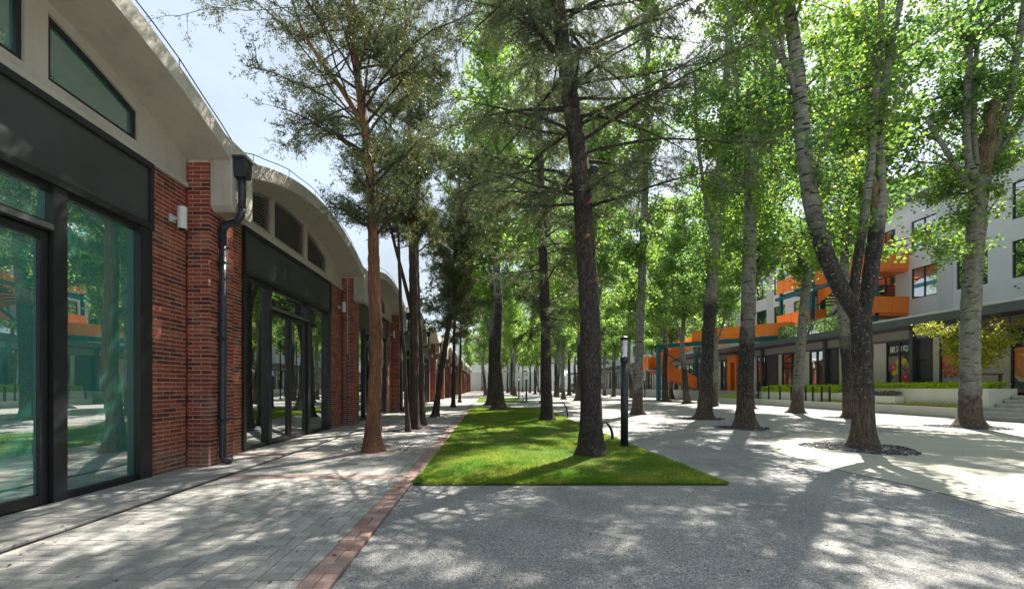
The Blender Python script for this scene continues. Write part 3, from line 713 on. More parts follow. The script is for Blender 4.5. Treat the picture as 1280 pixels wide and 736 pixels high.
def interp_stem(stem, step=.22, wob=0, rng=None):
    """stem: list of (x,y,z,r) -> denser smooth polyline"""
    A = np.array(stem, float); seg = np.linalg.norm(np.diff(A[:, :3], axis=0), axis=1); s = np.concatenate([[0], np.cumsum(seg)]); n = max(3, int(s[-1] / step))
    u = np.linspace(0, s[-1], n + 1); out_ = np.stack([np.interp(u, s, A[:, i]) for i in range(4)], 1)
    for _ in range(3):
        out_[1:-1] = .25 * out_[:-2] + .5 * out_[1:-1] + .25 * out_[2:]
    return out_
def trunk_tube(mb, st, sides, rng, flare=False, rough=.04):
    k = len(st); rad = st[:, 3].copy()
    if flare:
        z = st[:, 2] - st[0, 2]; rad *= 1 + .7 * np.exp(-z / .17) + .12 * np.exp(-z / .7)
    rad *= 1 + rng.normal(0, rough * .5, k)
    n0 = len(mb.v); mb.tube([tuple(p) for p in st[:, :3]], list(rad), sides)
    ph = rng.random(4) * 6.28
    for i in range(k):
        for j in range(sides):
            th = 2 * pi * j / sides; q = 1 + rough * (sin(3 * th + ph[0] + i * .11) + .6 * sin(5 * th + ph[1] - i * .23) + .5 * sin(8 * th + ph[2] + i * .6)) + rng.normal(0, rough * .22)
            if flare: q += .16 * max(0, sin(5 * th + ph[3])) * math.exp(-(st[i, 2] - st[0, 2]) / .16)
            v = np.array(mb.v[n0 + i * sides + j]); c_ = st[i, :3]; mb.v[n0 + i * sides + j] = tuple(c_ + (v - c_) * q)
def px_stem(lst, Y, base):
    """lst of (px, py, radius[, dy]) to local coordinates of a tree at base"""
    o_ = []
    for a in lst:
        dy = a[3] if len(a) > 3 else 0; X, Y2, Z = px(a[0], a[1], Y + dy); o_.append((X - base[0], Y2 - base[1], Z, a[2]))
    return o_
def poplar(base, stems, label, seed, bark='poplar_bark', zmin=4.2, nb=46, blen=1.7, lsize=.075, nleaf=45, nsub=9, stubs=(), group='poplars of the grove', leafmat='poplar_leaf', sides=26, cat='tree', clear=0):
    T = Tree(seed); rng = T.rng; root = empty('poplar_tree', (base[0], base[1], 0), label, cat, group)
    sts = []
    for si, s_ in enumerate(stems):
        st = interp_stem(s_, .12 if si == 0 else .2)
        if si == 0: st[0, 2] = -.03
        trunk_tube(T.wood, st, sides if si == 0 else max(8, sides // 2 + 2), rng, si == 0, .045); sts.append(st)
    T.wood.build('trunk', M[bark], root, smooth=True)
    if stubs:
        sm = MB()
        for sb in stubs: trunk_tube(sm, interp_stem(sb, .08), 18, rng, False, .1)
        sm.build('broken_stub', M['stub_wood'], root, smooth=True)
    wts = [sum(1 for p in st if p[2] > zmin) for st in sts]; wt = sum(wts) or 1
    for st, w_ in zip(sts, wts):
        c_ = [p for p in st if p[2] > zmin]
        for i in range(int(nb * 1.0 * w_ / wt)):
            p = c_[rng.integers(len(c_))]; top = st[-1, 2]; az = rng.random() * 2 * pi
            if clear and rng.random() < clear and cos(az + pi / 2) > .35: az += pi
            el = radians(rng.uniform(8, 62)); L_ = blen * rng.uniform(.5, 1.15) * (.55 + .45 * min(1, (top + 1 - p[2]) / 4))
            d = (cos(az) * cos(el), sin(az) * cos(el), sin(el)); b_ = T.grow(p[:3], d, L_, 6, .03, .12)
            T.tw.tube([tuple(q) for q in b_], list(np.linspace(min(.032, p[3] * .5), .006, 7)), 5, cap=False)
            for j in range(nsub):
                t_ = rng.uniform(.2, 1) * 5.99; q = b_[int(t_)]; az2 = rng.random() * 2 * pi; e2 = radians(rng.uniform(-35, 55)); d2 = (cos(az2) * cos(e2), sin(az2) * cos(e2), sin(e2))
                sb = T.grow(q, d2, rng.uniform(.3, .95), 3, -.08, .2)
                if j % 2 == 0: T.tw.tube([tuple(a) for a in sb], [.006, .005, .004, .002], 3, cap=False)
                T.leaves(sb, int(nleaf * .55) + int(rng.integers(nleaf)), .1, lsize)
    T.tw.build('branches', M['poplar_limb'], root, kind='stuff')
    link('crown', T.leaf_mesh('crown', M[leafmat]), root)
    return root

def P_(lst, Y, base): return px_stem(lst, Y, base)
bA = (7.63, 8.6)
poplar(bA, [P_([(1080, 566, .19), (1080, 520, .165), (1079, 470, .16), (1077, 430, .165), (1076, 400, .17), (1076, 385, .16)], 8.6, bA),
            P_([(1076, 402, .12), (1062, 378, .14), (1048, 358, .14), (1034, 325, .14), (1020, 285, .145), (1011, 240, .14), (1004, 180, .135), (1000, 120, .125), (994, 60, .12), (985, 0, .11), (978, -100, .06), (985, -170, .02)], 8.6, bA),
            P_([(1078, 400, .11), (1086, 360, .13), (1092, 320, .13), (1097, 280, .125), (1102, 240, .12)], 8.6, bA),
            P_([(1097, 290, .07), (1103, 240, .08), (1099, 190, .07), (1101, 130, .065), (1113, 60, .06), (1128, -10, .05), (1140, -130, .02)], 8.6, bA),
            P_([(1064, 380, .07), (1069, 345, .085), (1076, 300, .08), (1083, 250, .075), (1090, 190, .07), (1094, 120, .06), (1099, 50, .055), (1104, -20, .05), (1102, -130, .02)], 8.6, bA),
            P_([(1001, 130, .06), (988, 92, .07), (975, 70, .05), (958, 35, .03), (930, 0, .02)], 8.6, bA),
            P_([(980, 76, .035), (975, 30, .03), (955, -30, .02)], 8.6, bA)],
       'largest near poplar forking low into three stems, standing in a ring of dark pebbles', 101, 'poplar_dark', 4.0, 62, 1.7, .075, 36, clear=.75, stubs=[P_([(1094, 262, .08), (1093, 235, .09), (1090, 222, .05)], 8.6, bA)])
bB = (14.8, 13.0)
poplar(bB, [P_([(1212, 536, .25), (1212, 480, .225), (1213, 420, .22), (1216, 340, .215), (1222, 260, .21), (1227, 220, .2)], 13, bB),
            P_([(1222, 228, .12), (1212, 210, .1), (1208, 180, .095), (1210, 100, .09), (1213, 20, .08), (1217, -100, .05), (1222, -200, .02)], 13, bB),
            P_([(1222, 215, .07), (1217, 170, .07), (1218, 90, .06), (1227, 10, .05), (1233, -120, .03)], 13, bB),
            P_([(1234, 205, .12), (1250, 165, .11), (1262, 120, .1), (1272, 60, .09), (1283, -10, .08), (1295, -150, .04)], 13, bB),
            P_([(1236, 205, .09), (1255, 180, .085), (1280, 145, .07), (1320, 80, .05), (1340, 0, .03)], 13, bB),
            P_([(1222, 245, .07), (1205, 225, .075), (1190, 200, .07), (1172, 172, .06), (1160, 150, .05)], 13, bB)],
       'tall pale poplar rising to a broken brown stub, before the stone steps', 102, 'poplar_pale', 5.0, 80, 2.2, .085, 42, clear=.75, stubs=[P_([(1227, 222, .19), (1233, 185, .2), (1238, 150, .19), (1241, 128, .18)], 13, bB)])
bC = (7.72, 12.75)
poplar(bC, [P_([(931, 537, .24), (932, 480, .215), (934, 430, .2), (935, 380, .19), (936, 320, .18), (938, 250, .165), (940, 165, .16)], 12.75, bC),
            P_([(940, 170, .06), (946, 100, .055), (944, 20, .05), (940, -100, .03), (938, -220, .015)], 12.75, bC),
            P_([(938, 220, .06), (925, 150, .055), (917, 70, .05), (908, -20, .04), (900, -160, .015)], 12.75, bC),
            P_([(939, 240, .06), (955, 180, .05), (966, 100, .05), (975, 0, .03)], 12.75, bC)],
       'straight poplar with black scarred lower bark, between the two round dark trunk patches', 103, 'poplar_bark', 4.8, 66, 2.0, .085, 42, clear=.75, stubs=[P_([(940, 167, .165), (941, 140, .15), (940, 112, .13)], 12.75, bC)])
bD = (8.35, 16.4)
poplar(bD, [P_([(880, 525, .26), (883, 470, .22), (886, 410, .21), (891, 340, .2), (896, 270, .18), (903, 180, .15), (908, 100, .12), (912, 0, .1), (915, -110, .05)], 16.4, bD),
            P_([(893, 310, .08), (882, 250, .07), (872, 180, .06), (868, 90, .04)], 16.4, bD)],
       'thick poplar with a dark blackened lower trunk, just left behind the straight one', 104, 'poplar_dark', 5.0, 60, 2.2, .1, 34, clear=.7)
bE = (6.73, 19.1)
poplar(bE, [P_([(797, 519, .22), (798, 460, .19), (800, 400, .18), (803, 330, .17), (806, 250, .15), (808, 150, .12), (811, 50, .09), (812, -40, .05)], 19.1, bE)],
       'slender pale poplar standing just right of the tall bollard lamp', 105, 'poplar_pale', 5.0, 56, 2.3, .11, 32, clear=.6)
bJ = (14.7, 20.2)
poplar(bJ, [P_([(996, 517, .24), (999, 460, .2), (1003, 400, .19), (1009, 350, .19), (1010, 335, .16)], 20.2, bJ),
            P_([(1010, 345, .12), (1000, 318, .12), (988, 292, .11), (978, 275, .09), (970, 200, .07), (965, 80, .04)], 20.2, bJ),
            P_([(1011, 345, .1), (1019, 320, .1), (1022, 270, .09), (1028, 180, .07), (1030, 60, .04)], 20.2, bJ)],
       'leaning pale poplar forking into two limbs before the hedged planter', 106, 'poplar_pale', 6.0, 50, 2.2, .11, 30)
# shared poplars of the far grove: three variants copied
def std_poplar(seed, label, bark, h=14.5, r=.2, z0=4.6, fork=False, leaf='far_leaf', ls=.13):
    rr = random.Random(seed); pts = []; x = y = 0
    for i in range(8):
        z = h * i / 7; pts.append((x, y, z, r * (1 - .78 * i / 7) * (1 if i else 1.1))); x += rr.uniform(-.16, .16); y += rr.uniform(-.16, .16)
    st = [pts]
    for q in range(3):
        b_ = pts[2 + q]; a = rr.random() * 6.28; st.append([(b_[0], b_[1], b_[2], .08), (b_[0] + .5 * cos(a), b_[1] + .5 * sin(a), b_[2] + 1.1, .07), (b_[0] + 1.0 * cos(a), b_[1] + 1.0 * sin(a), b_[2] + 3, .05), (b_[0] + 1.3 * cos(a), b_[1] + 1.3 * sin(a), b_[2] + 5, .02)])
    return poplar((0, 0), st, label, seed, bark, z0 + 1.0, 92, 2.9, ls, 24, 11, leafmat=leaf, sides=16)
protos = [std_poplar(201, 'x', 'poplar_bark'), std_poplar(202, 'x', 'poplar_dark', 15, .22), std_poplar(203, 'x', 'poplar_pale', 13.5, .19, 4.2)]
far_list = []
for i, (X, Y) in enumerate([(14.4, 16.8), (14.7, 24), (14.7, 27.6), (14.6, 31.1), (14.9, 35.6), (18.4, 42.5), (15.6, 46), (15.4, 52), (16, 58), (14.8, 66), (15.5, 76), (15, 88)]):
    far_list.append((X, Y, 'poplar number %s back in the row beside the planters and orange stair' % ordn[i], 'poplars beside the planters'))
for i, (X, Y) in enumerate([(7.4, 30.5), (8.06, 37.8), (7.4, 41.4), (8, 49), (8.8, 55), (7.9, 63), (8, 72), (8.2, 83), (7.8, 95)]):
    far_list.append((X, Y, '%s poplar back in the middle row behind the slender pale one' % ordn[i], 'poplars of the middle row'))
for i, (X, Y) in enumerate([(.58, 22.8), (.17, 29.4), (3.5, 55), (-.35, 61), (3.6, 63), (4.2, 70), (1, 78), (4, 86), (2.0, 98)]):
    far_list.append((X, Y, ('dark lichened poplar at the far end of the near lawn' if i == 0 else 'second dark poplar on the paving just behind the lichened one' if i == 1 else '%s poplar back in the line behind the far lawn' % ordn[i - 2]), 'poplars behind the lawns'))
for i, (X, Y) in enumerate([(14.6, 9.4), (14.6, 5.6), (9.2, 3.9), (20, 12.5)]):
    pass
extra = [(15.2, 8.6), (16.5, 3.0), (12.5, -3.0), (27, 18), (4.5, 33.0), (6.4, 26.3), (24, 48), (24, 60), (11.5, 60), (12, 74), (22, 74), (11, 92), (5.5, 104), (12, 108), (18, 100), (24, 92), (0.5, 108), (-1.5, 113), (28, 118), (8, 118), (16, 120), (3.5, 125), (-6, 122), (-14, 120), (22, 125)]
rear = sorted(extra[6:], key=lambda a: a[0] / a[1])
special = ['poplar at the right edge whose branches reach in over the pale slab', 'poplar standing off to the right of the pale slab', 'poplar behind the viewpoint beside the gravel plaza', 'poplar by the shop front right of the stone steps',
           'poplar almost hidden behind the second conifer', 'poplar almost hidden behind the front conifer trunk']
for i, (X, Y) in enumerate(extra[:6]): far_list.append((X, Y, special[i], 'poplars of the grove'))
words_ = ordn + ['twenty first', 'twenty second']
for i, (X, Y) in enumerate(rear): far_list.append((X, Y, '%s from the left among the distant poplars closing the view' % words_[i], 'poplars of the rear grove'))
def copy_tree(src, parent=None):
    c_ = src.copy(); COL.objects.link(c_)
    if parent: c_.parent = parent
    for ch in kids.get(src.name, []): copy_tree(ch, c_)
    return c_
kids = {}
for o in COL.objects:
    if o.parent and o.parent in protos: kids.setdefault(o.parent.name, []).append(o)
rf = random.Random(5); used = set()
for i, (X, Y, lab, grp) in enumerate(far_list):
    v_ = i % 3 if grp != 'poplars behind the lawns' or i % 9 > 1 else 1
    if lab.startswith(('dark lichened', 'second dark')): v_ = 1
    t_ = protos[v_] if v_ not in used else copy_tree(protos[v_]); used.add(v_)
    s_ = rf.uniform(.92, 1.12) * (1.15 if Y > 95 else 1); t_.location = (X, Y, 0); t_.rotation_euler = (0, 0, rf.random() * 6.28); s_ *= 1.2 if Y in (22.8, 29.4, 33.0, 26.3) else 1; t_.scale = (s_, s_, s_ * rf.uniform(.95, 1.08))
    t_['label'] = lab; t_['group'] = grp

# conifers
def conifer(name, base, stem, label, seed, kind, zmin, nb, blen, bark, leaf, droop, needle=.07, per=34, nsub=9, extra=(), cat='tree', group=None, sides=24, wide=.2, dirs=None, topz=None):
    T = Tree(seed); rng = T.rng; root = empty(name, (base[0], base[1], 0), label, cat, group)
    sts = [interp_stem(stem, .1)]; sts[0][0, 2] = -.03
    trunk_tube(T.wood, sts[0], sides, rng, True, .05 if kind == 'pine' else .085)
    for e in extra:
        st = interp_stem(e, .15); trunk_tube(T.wood, st, 12, rng, False, .05); sts.append(st)
    T.wood.build('trunk', M[bark], root, smooth=True)
    for si, st in enumerate(sts):
        c_ = [p for p in st if p[2] > zmin]
        if not c_: continue
        top = topz or st[-1, 2]; n_ = nb if si == 0 else nb // 4
        for i in range(n_):
            p = c_[int((i + rng.random()) / n_ * len(c_)) % len(c_)]; az = rng.random() * 2 * pi if not dirs else dirs[i % len(dirs)] + rng.normal(0, .35)
            hfrac = (p[2] - zmin) / max(.1, top - zmin)
            if kind == 'pine':
                el = radians(rng.uniform(-8, 22)); L_ = blen * rng.uniform(.6, 1.1) * (1 - .45 * hfrac) * (.75 + .25 * min(1, hfrac * 4)); b_ = T.grow(p[:3], (cos(az) * cos(el), sin(az) * cos(el), sin(el)), L_, 9, -.035, .07)
            else:
                el = radians(rng.uniform(5, 58)); L_ = blen * rng.uniform(.35, 1.1) * (.55 + .45 * min(1, hfrac * 3)) * (1 - .3 * hfrac); b_ = T.grow(p[:3], (cos(az) * cos(el), sin(az) * cos(el), sin(el)), L_, 9, -.02, .13)
            T.tw.tube([tuple(q) for q in b_], list(np.linspace(min(.034, p[3] * .35), .005, 10)), 6, cap=False)
            bare = .9 if kind == 'pine' else 2.2
            for j in range(nsub):
                t_ = rng.uniform(bare / 9, 1) * 8.99; i0 = int(t_); q = b_[i0] + (b_[i0 + 1] - b_[i0]) * (t_ - i0) if i0 < 9 else b_[9]
                ax = b_[min(i0 + 1, 9)] - b_[max(i0 - 1, 0)]; ax /= np.linalg.norm(ax); side = np.cross(ax, [0, 0, 1]); side /= np.linalg.norm(side) + 1e-6
                sg = 1 if j % 2 else -1; d2 = ax * rng.uniform(.3, 1) + side * sg * rng.uniform(.5, 1) + np.array([0, 0, rng.uniform(-.35, .15) if kind == 'pine' else rng.uniform(-.4, .6)])
                sb = T.grow(q, d2, rng.uniform(.3, .75) * (L_ / 2.4) ** .5, 4, -droop, .1)
                T.tw.tube([tuple(a) for a in sb], [.006, .005, .004, .003, .002], 3, cap=False)
                if kind == 'pine':
                    T.needles(sb, per, needle)
                    for h_ in range(4):
                        ii = int(rng.integers(1, 4)); d3 = (sb[ii + 1] - sb[ii]); d3 = d3 / np.linalg.norm(d3) + rng.normal(0, .6, 3); d3[2] -= .25; sc = T.grow(sb[ii], d3, rng.uniform(.12, .32), 2, -.1, .1)
                        T.needles(sc, per // 2, needle)
                else:
                    for h_ in range(5):
                        ii = int(rng.integers(0, 4)); d3 = (sb[ii + 1] - sb[ii]); d3 = d3 / np.linalg.norm(d3) + rng.normal(0, .8, 3); sc = T.grow(sb[ii], d3, rng.uniform(.12, .34), 3, .03, .2)
                        T.needles(sc, per, needle, .022)
    T.tw.build('branches', M['pine_bark' if kind == 'pine' else 'juniper_dark'], root, kind='stuff')
    link('crown', T.leaf_mesh('crown', M[leaf], wide, True), root); return root
def S_(lst, Y, base): return px_stem(lst, Y, base)
b = (1.87, 7.7)
pine1 = conifer('pine_tree', b, S_([(739, 572, .2), (739, 520, .185), (738, 450, .18), (737, 400, .175), (732, 300, .165), (725, 200, .155), (714, 130, .145), (703, 60, .135), (697, 0, .12), (690, -100, .08), (688, -170, .04)], 7.7, b),
        'dark needled conifer with thick furrowed trunk in front on the near lawn', 301, 'pine', 4.4, 78, 3.5, 'pine_bark', 'pine_leaf', .1, .085, 27, 26, wide=.11, group='conifers on the lawn', topz=13)
sm = MB()
for (a, c_, r) in ((732, 296, .035), (744, 350, .03), (736, 253, .03)):
    q = px(a, c_, 7.55); sm.tube([(q[0] - b[0], -.12, q[2]), (q[0] - b[0] + .03, -.22, q[2] + .01)], [r, r * .8], 9)
sm.build('sawn_stub', M['cut_wood'], pine1)
sm = MB(); sm.tube([(-.2, -.05, 0), (-.195, -.06, 1.2), (-.2, -.05, 2.4)], .011, 7); sm.build('cable', M['post'], pine1)
q = px(742, 214, 7.6)
ls = empty('tree_speaker', (q[0], q[1], q[2]), 'small round black speaker fixed high on the front conifer trunk', 'speaker')
MB().tube([(0, -.09, 0), (0, -.06, 0), (0, .06, 0), (0, .1, 0)], [.06, .085, .085, .05], 18).build('casing', M['post'], ls); MB().box(-.12, -.06, -.02, .02, -.03, .03).build('bracket', M['post'], ls)
b = (2.18, 15.6)
conifer('pine_tree', b, S_([(684, 528, .21), (683, 470, .19), (682, 400, .18), (679, 320, .165), (678, 280, .155), (675, 200, .13), (672, 100, .1), (670, 0, .07), (669, -80, .03)], 15.6, b),
        'second dark conifer farther back on the near lawn with spreading lower boughs', 302, 'pine', 3.4, 74, 3.4, 'pine_bark', 'pine_leaf', .12, .12, 26, 20, wide=.12, group='conifers on the lawn', sides=18)
b = (-2.22, 8.1)
conifer('juniper_tree', b, S_([(466, 568, .15), (465, 540, .135), (467, 500, .125), (471, 440, .118), (468, 360, .112), (467, 290, .1), (463, 220, .09), (455, 155, .08), (446, 90, .07), (438, 20, .06), (430, -60, .04), (427, -110, .015)], 8.1, b),
        'near juniper with reddish shaggy bark in the round pavement grate', 303, 'juniper', 4.0, 70, 3.0, 'juniper_bark', 'juniper_leaf', .1, .06, 17, 13, extra=[S_([(459, 165, .06), (430, 115, .05, .1), (400, 75, .04, .3), (380, 45, .03, .3), (365, 0, .02, .3)], 8.1, b)], group='junipers along the pavement', topz=11, wide=.28)
b = (-2.05, 12.6)
conifer('juniper_tree', b, S_([(518, 537, .14), (518, 460, .125), (517, 360, .12), (515, 260, .1), (512, 150, .08), (508, 40, .05), (506, -60, .02)], 12.6, b),
        'thickest dark trunk of the cluster of three junipers in the square grate', 304, 'juniper', 5.6, 44, 2.3, 'juniper_dark', 'juniper_leaf', .05, .085, 15, 14, extra=[S_([(517, 400, .06), (505, 350, .055), (492, 300, .045), (478, 240, .03)], 12.6, b)], group='junipers along the pavement', wide=.28)
b = (-2.19, 11.6)
conifer('juniper_tree', b, S_([(510, 542, .06), (508, 500, .05), (505, 440, .047), (501, 380, .045), (499, 330, .04), (497, 260, .03), (494, 200, .015)], 11.6, b),
        'thinnest leaning trunk at the front of the three junipers', 305, 'juniper', 5.0, 16, 1.2, 'juniper_dark', 'juniper_leaf', .05, .07, 9, 8, group='junipers along the pavement', wide=.28, sides=12)
b = (-2.12, 13.5)
conifer('juniper_tree', b, S_([(527, 531, .11), (526, 460, .1), (522, 380, .09), (520, 300, .08), (523, 200, .06), (526, 100, .03)], 13.5, b),
        'rearmost trunk of the cluster of three junipers', 306, 'juniper', 5.4, 30, 2.0, 'juniper_dark', 'juniper_leaf', .05, .09, 14, 13, group='junipers along the pavement', wide=.28, sides=16)
b = (-2.17, 17.4)
conifer('juniper_tree', b, S_([(544, 523, .13), (548, 490, .11), (554, 450, .105), (562, 396, .1), (568, 340, .09), (572, 280, .07), (575, 200, .03)], 17.4, b),
        'juniper with its dark trunk leaning right over the pavement', 307, 'juniper', 3.9, 72, 2.8, 'juniper_dark', 'juniper_leaf', .05, .1, 14, 13, group='junipers along the pavement', wide=.28, sides=16)
for i, (X, Y) in enumerate([(-2.1, 25.5), (-2.2, 33)]):
    b = (X, Y); conifer('juniper_tree', b, [(0, 0, 0, .12), (.05, 0, 3, .1), (.1, .1, 7, .07), (.1, .1, 11, .02)],
        '%s juniper set back along the pavement beyond the leaning one' % ordn[i], 320 + i, 'juniper', 4.4, 66, 2.8, 'juniper_dark', 'juniper_leaf', .07, .15, 9, 10, group='junipers along the pavement', wide=.28, sides=10)

pebbles('dark_pebbles', 7.6, 8.65, .95, 1500, 'ring of dark pebbles round the forked poplar', (.012, .028))
pebbles('dark_pebbles', 14.85, 13.1, .95, 700, 'loose dark pebbles round the pale poplar by the steps', (.015, .03))
pebbles('dark_pebbles', 7.75, 12.85, .75, 600, 'dark pebbles round the straight scarred poplar', (.015, .03))
pebbles('dark_pebbles', 8.4, 16.5, .8, 450, 'dark pebbles round the blackened poplar', (.02, .035))
pebbles('dark_pebbles', 14.4, 16.9, .8, 400, 'dark pebbles behind the forked poplar', (.02, .035))

# ------------------------------------------------------------------ bollard lamps and lawn spikes
def bollard(X, Y, label, H=2.28, r=.075):
    o = empty('bollard_lamp', (X, Y, 0), label, 'lamp', 'bollard lamps along the lawns'); k = H / 2.28
    MB().tube([(0, 0, 0), (0, 0, 1.76 * k)], r, 26).build('post', M['pipe'], o, smooth=True)
    MB().tube([(0, 0, 1.76 * k), (0, 0, 1.80 * k), (0, 0, 1.84 * k), (0, 0, 1.85 * k)], [r * 1.12, r * 1.12, r * 1.1, r], 26).build('collar', M['pipe'], o)
    g = MB(); pts = []; rr = []
    for i in range(15): pts.append((0, 0, (1.852 + .34 * i / 14) * k)); rr.append(r * (1.0 if i % 2 else .93))
    g.tube(pts, rr, 26).build('lamp_shade', M['lamp_glass'], o); MB().cyl(0, 0, 1.87 * k, 2.15 * k, r * .35, 10).build('bulb', M['white_lamp'], o)
    MB().tube([(0, 0, 2.194 * k), (0, 0, 2.21 * k), (0, 0, 2.26 * k), (0, 0, 2.28 * k)], [r * 1.05, r * 1.12, r * 1.08, r * .6], 26).build('cap', M['pipe'], o)
    return o
bollard(2.8, 8.7, 'nearest tall dark bollard lamp at the right edge of the lawn')
bollard(3.15, 24.6, 'bollard lamp half hidden behind the second conifer')
bollard(3.15, 34.8, 'bollard lamp at the corner of the small far lawn')
bollard(3.2, 44, 'farthest bollard lamp beyond the small lawn')
bollard(17.0, 46.0, 'slim dark lamp post right of the slender pale poplar', 2.4)
def spike(X, Y, h, label):
    o = empty('garden_light', (X, Y, 0), label, 'garden light', 'slim bent garden lights')
    mb = MB(); pr = [(.03, 0), (.02, .35), (-.02, .62), (-.1, .85), (-.2, 1.0)]
    prev = None
    for i in range(4):
        (a, z), (b2, z2) = pr[i], pr[i + 1]; w_ = .028
        mb.prism([(a * h * 1.6 - w_, z * h), (a * h * 1.6 + w_, z * h), (b2 * h * 1.6 + w_ * (.8 if i == 3 else 1), z2 * h), (b2 * h * 1.6 - w_, z2 * h)], 1, -.02, .02)
    mb.build('blade', M['post'], o); MB().box(-.05, .09, -.05, .05, 0, .02).build('base', M['post'], o)
spike(2.86, 9.8, .42, 'bent black garden light left of the nearest bollard lamp'); spike(3.2, 17.2, .62, 'bent black garden light right of the second conifer'); spike(3.0, 36, .5, 'small bent garden light on the far lawn edge')

# ------------------------------------------------------------------ right-hand building
XS = 22.0; XW = 27.0; ZF = .9
RB = empty('terrace_building', (XS, 25, 0), 'long white building with dark shop arcade below and orange outdoor stair tower', 'building'); RO = Vector((XS, 25, 0))
def rb(mb, name, m, parent=None, **k):
    o = mb.build(name, m, parent or RB, **k)
    if parent is None: o.location = -RO
    return o
def Yx(x, X=XS): return FPX * X / (x - VX)
# podium (setting)
mb = MB(); mb.box(20.5, 40, -6, 16.59, .0, ZF); mb.box(20.8, 40, 16.6, 30.2, 0, ZF); mb.box(20.2, 40, 30.2, 39, 0, ZF); mb.box(19.4, 40, 39, 115, 0, ZF); struct('podium', mb, M['step'])
# steps
def steps(name, xs, y0s, y1s, label):
    o = empty(name, (xs[0], (y0s[0] + y1s[0]) / 2, 0), label, 'steps')
    for i, x in enumerate(xs):
        z1 = .15 * (i + 1); x2 = 20.49
        mb = MB(); ya, yb = y0s[i], y1s[i]; mb.box(x - .03 - xs[0], (xs[i + 1] + .05 if i + 1 < len(xs) else x2) - xs[0], ya - (y0s[0] + y1s[0]) / 2, yb - (y0s[0] + y1s[0]) / 2, z1 - .05, z1)
        mb.box(x - xs[0], (x2) - xs[0], ya + .01 - (y0s[0] + y1s[0]) / 2, yb - .01 - (y0s[0] + y1s[0]) / 2, z1 - .15 + .002, z1 - .051); mb.build('step', M['step'], o, bevel=.012)
steps('steps', [18.9, 19.2, 19.5, 19.85, 20.15, 20.45], [4.0] * 6, [16.9, 16.9, 16.9, 16.58, 16.56, 16.54], 'broad stone steps rising at the far right beside the planter corner')
steps('steps', [18.6, 18.92, 19.24, 19.56, 19.85, 20.1], [31.6] * 6, [38.9] * 6, 'pale stone steps left of the planters leading to the orange doorway')
# planters
def planter(name, parts_, m, label):
    x0, y0 = parts_[0][0], parts_[0][2]; o = empty(name, (x0, y0, 0), label, 'planter', 'rendered planters before the shops')
    for i, (a, b2, c_, d_, z0, z1) in enumerate(parts_):
        MB().box(a - x0, b2 - x0, c_ - y0, d_ - y0, z0, z1).build('wall' if i == 0 else 'planter_tier', m, o, bevel=.01)
planter('planter', [(19.6, 20.75, 16.61, 23.1, 0, 1.17)], M['planter'], 'high right planter with clipped hedge and small maple')
planter('planter', [(19.45, 20.78, 23.15, 30.1, 0, .92)], M['planter'], 'lower left planter with a yellow green hedge behind black posts')
planter('planter', [(18.9, 19.1, 17.05, 30.2, 0, .4), (19.102, 19.58, 17.07, 19.9, 0, .3), (19.102, 19.44, 20.0, 30.15, 0, .3)], M['planter'], 'long low front planter wall with yellow groundcover')
planter('planter', [(19.12, 19.58, 19.92, 22.9, .302, .8)], M['planter'], 'middle planter tier with purple plants')
planter('planter', [(17.9, 18.4, 30.6, 32.8, 0, .38)], M['planter'], 'small low planter block beside the left steps')
def foliage_box(name, x0, x1, y0, y1, z0, z1, n, size, mat, label, cat='hedge', wav=.04, loose=0):
    rng = np.random.default_rng(n + int(y0 * 10)); P = np.stack([rng.uniform(x0, x1, n), rng.uniform(y0, y1, n), rng.random(n)], 1)
    edge_ = rng.random(n) < .75; P[edge_, 2] = 1 - (rng.random(edge_.sum()) ** 2) * .3
    h = z1 - z0 + wav * np.sin(P[:, 1] * 5) + wav * np.sin(P[:, 1] * 13 + P[:, 0] * 7) * .7; P[:, 2] = z0 + P[:, 2] * h
    sidef = rng.random(n) < .35; P[sidef, 0] = x0 + rng.random(sidef.sum()) * .06; P[sidef, 2] = z0 + rng.random(sidef.sum()) * (z1 - z0)
    D = rng.normal(size=(n, 3)); D[:, 2] = np.abs(D[:, 2]) + loose; D /= np.linalg.norm(D, axis=1)[:, None]
    P += rng.normal(0, .015, (n, 3)); S = (rng.uniform(.7, 1.2, n) * size)[:, None]; U = frame_vecs(D, rng); c0 = np.array([x0, y0, z0])
    V = (np.stack([P, P + D * S * .5 + U * S * .35, P + D * S, P + D * S * .5 - U * S * .35], 1).reshape(-1, 3) - c0)
    o = link(name, np_mesh(name, V, np.arange(len(V)).reshape(-1, 4), M[mat]), loc=tuple(c0)); tag(o, label, cat); return o
foliage_box('hedge', 19.62, 20.7, 16.75, 23.1, 1.15, 1.36, 16000, .07, 'hedge_leaf', 'clipped bright green hedge on the high right planter')
foliage_box('hedge', 20.3, 20.8, 23.2, 30.0, .9, 1.32, 5000, .07, 'hedge_leaf', 'thin green hedge strip behind the yellow green one')
foliage_box('hedge', 19.4, 20.2, 23.6, 30.1, .88, 1.22, 9000, .085, 'hedge_leaf', 'fluffy yellow green hedge on the lower left planter', wav=.06)
foliage_box('groundcover', 19.1, 19.58, 17.1, 24.5, .36, .46, 5000, .06, 'yellow_leaf', 'pale yellow grassy groundcover in the low front planter', 'plants', .02, .6).__setitem__('kind', 'stuff')
foliage_box('groundcover', 19.14, 19.56, 20.0, 22.8, .8, .93, 1500, .08, 'purple_leaf', 'purple and green plants in the middle planter tier', 'plants', .05, .8).__setitem__('kind', 'stuff')
foliage_box('shrub', 17.95, 18.35, 30.7, 32.7, .37, .6, 600, .08, 'hedge_leaf', 'few small plants in the little planter by the left steps', 'plants', .08, .5)
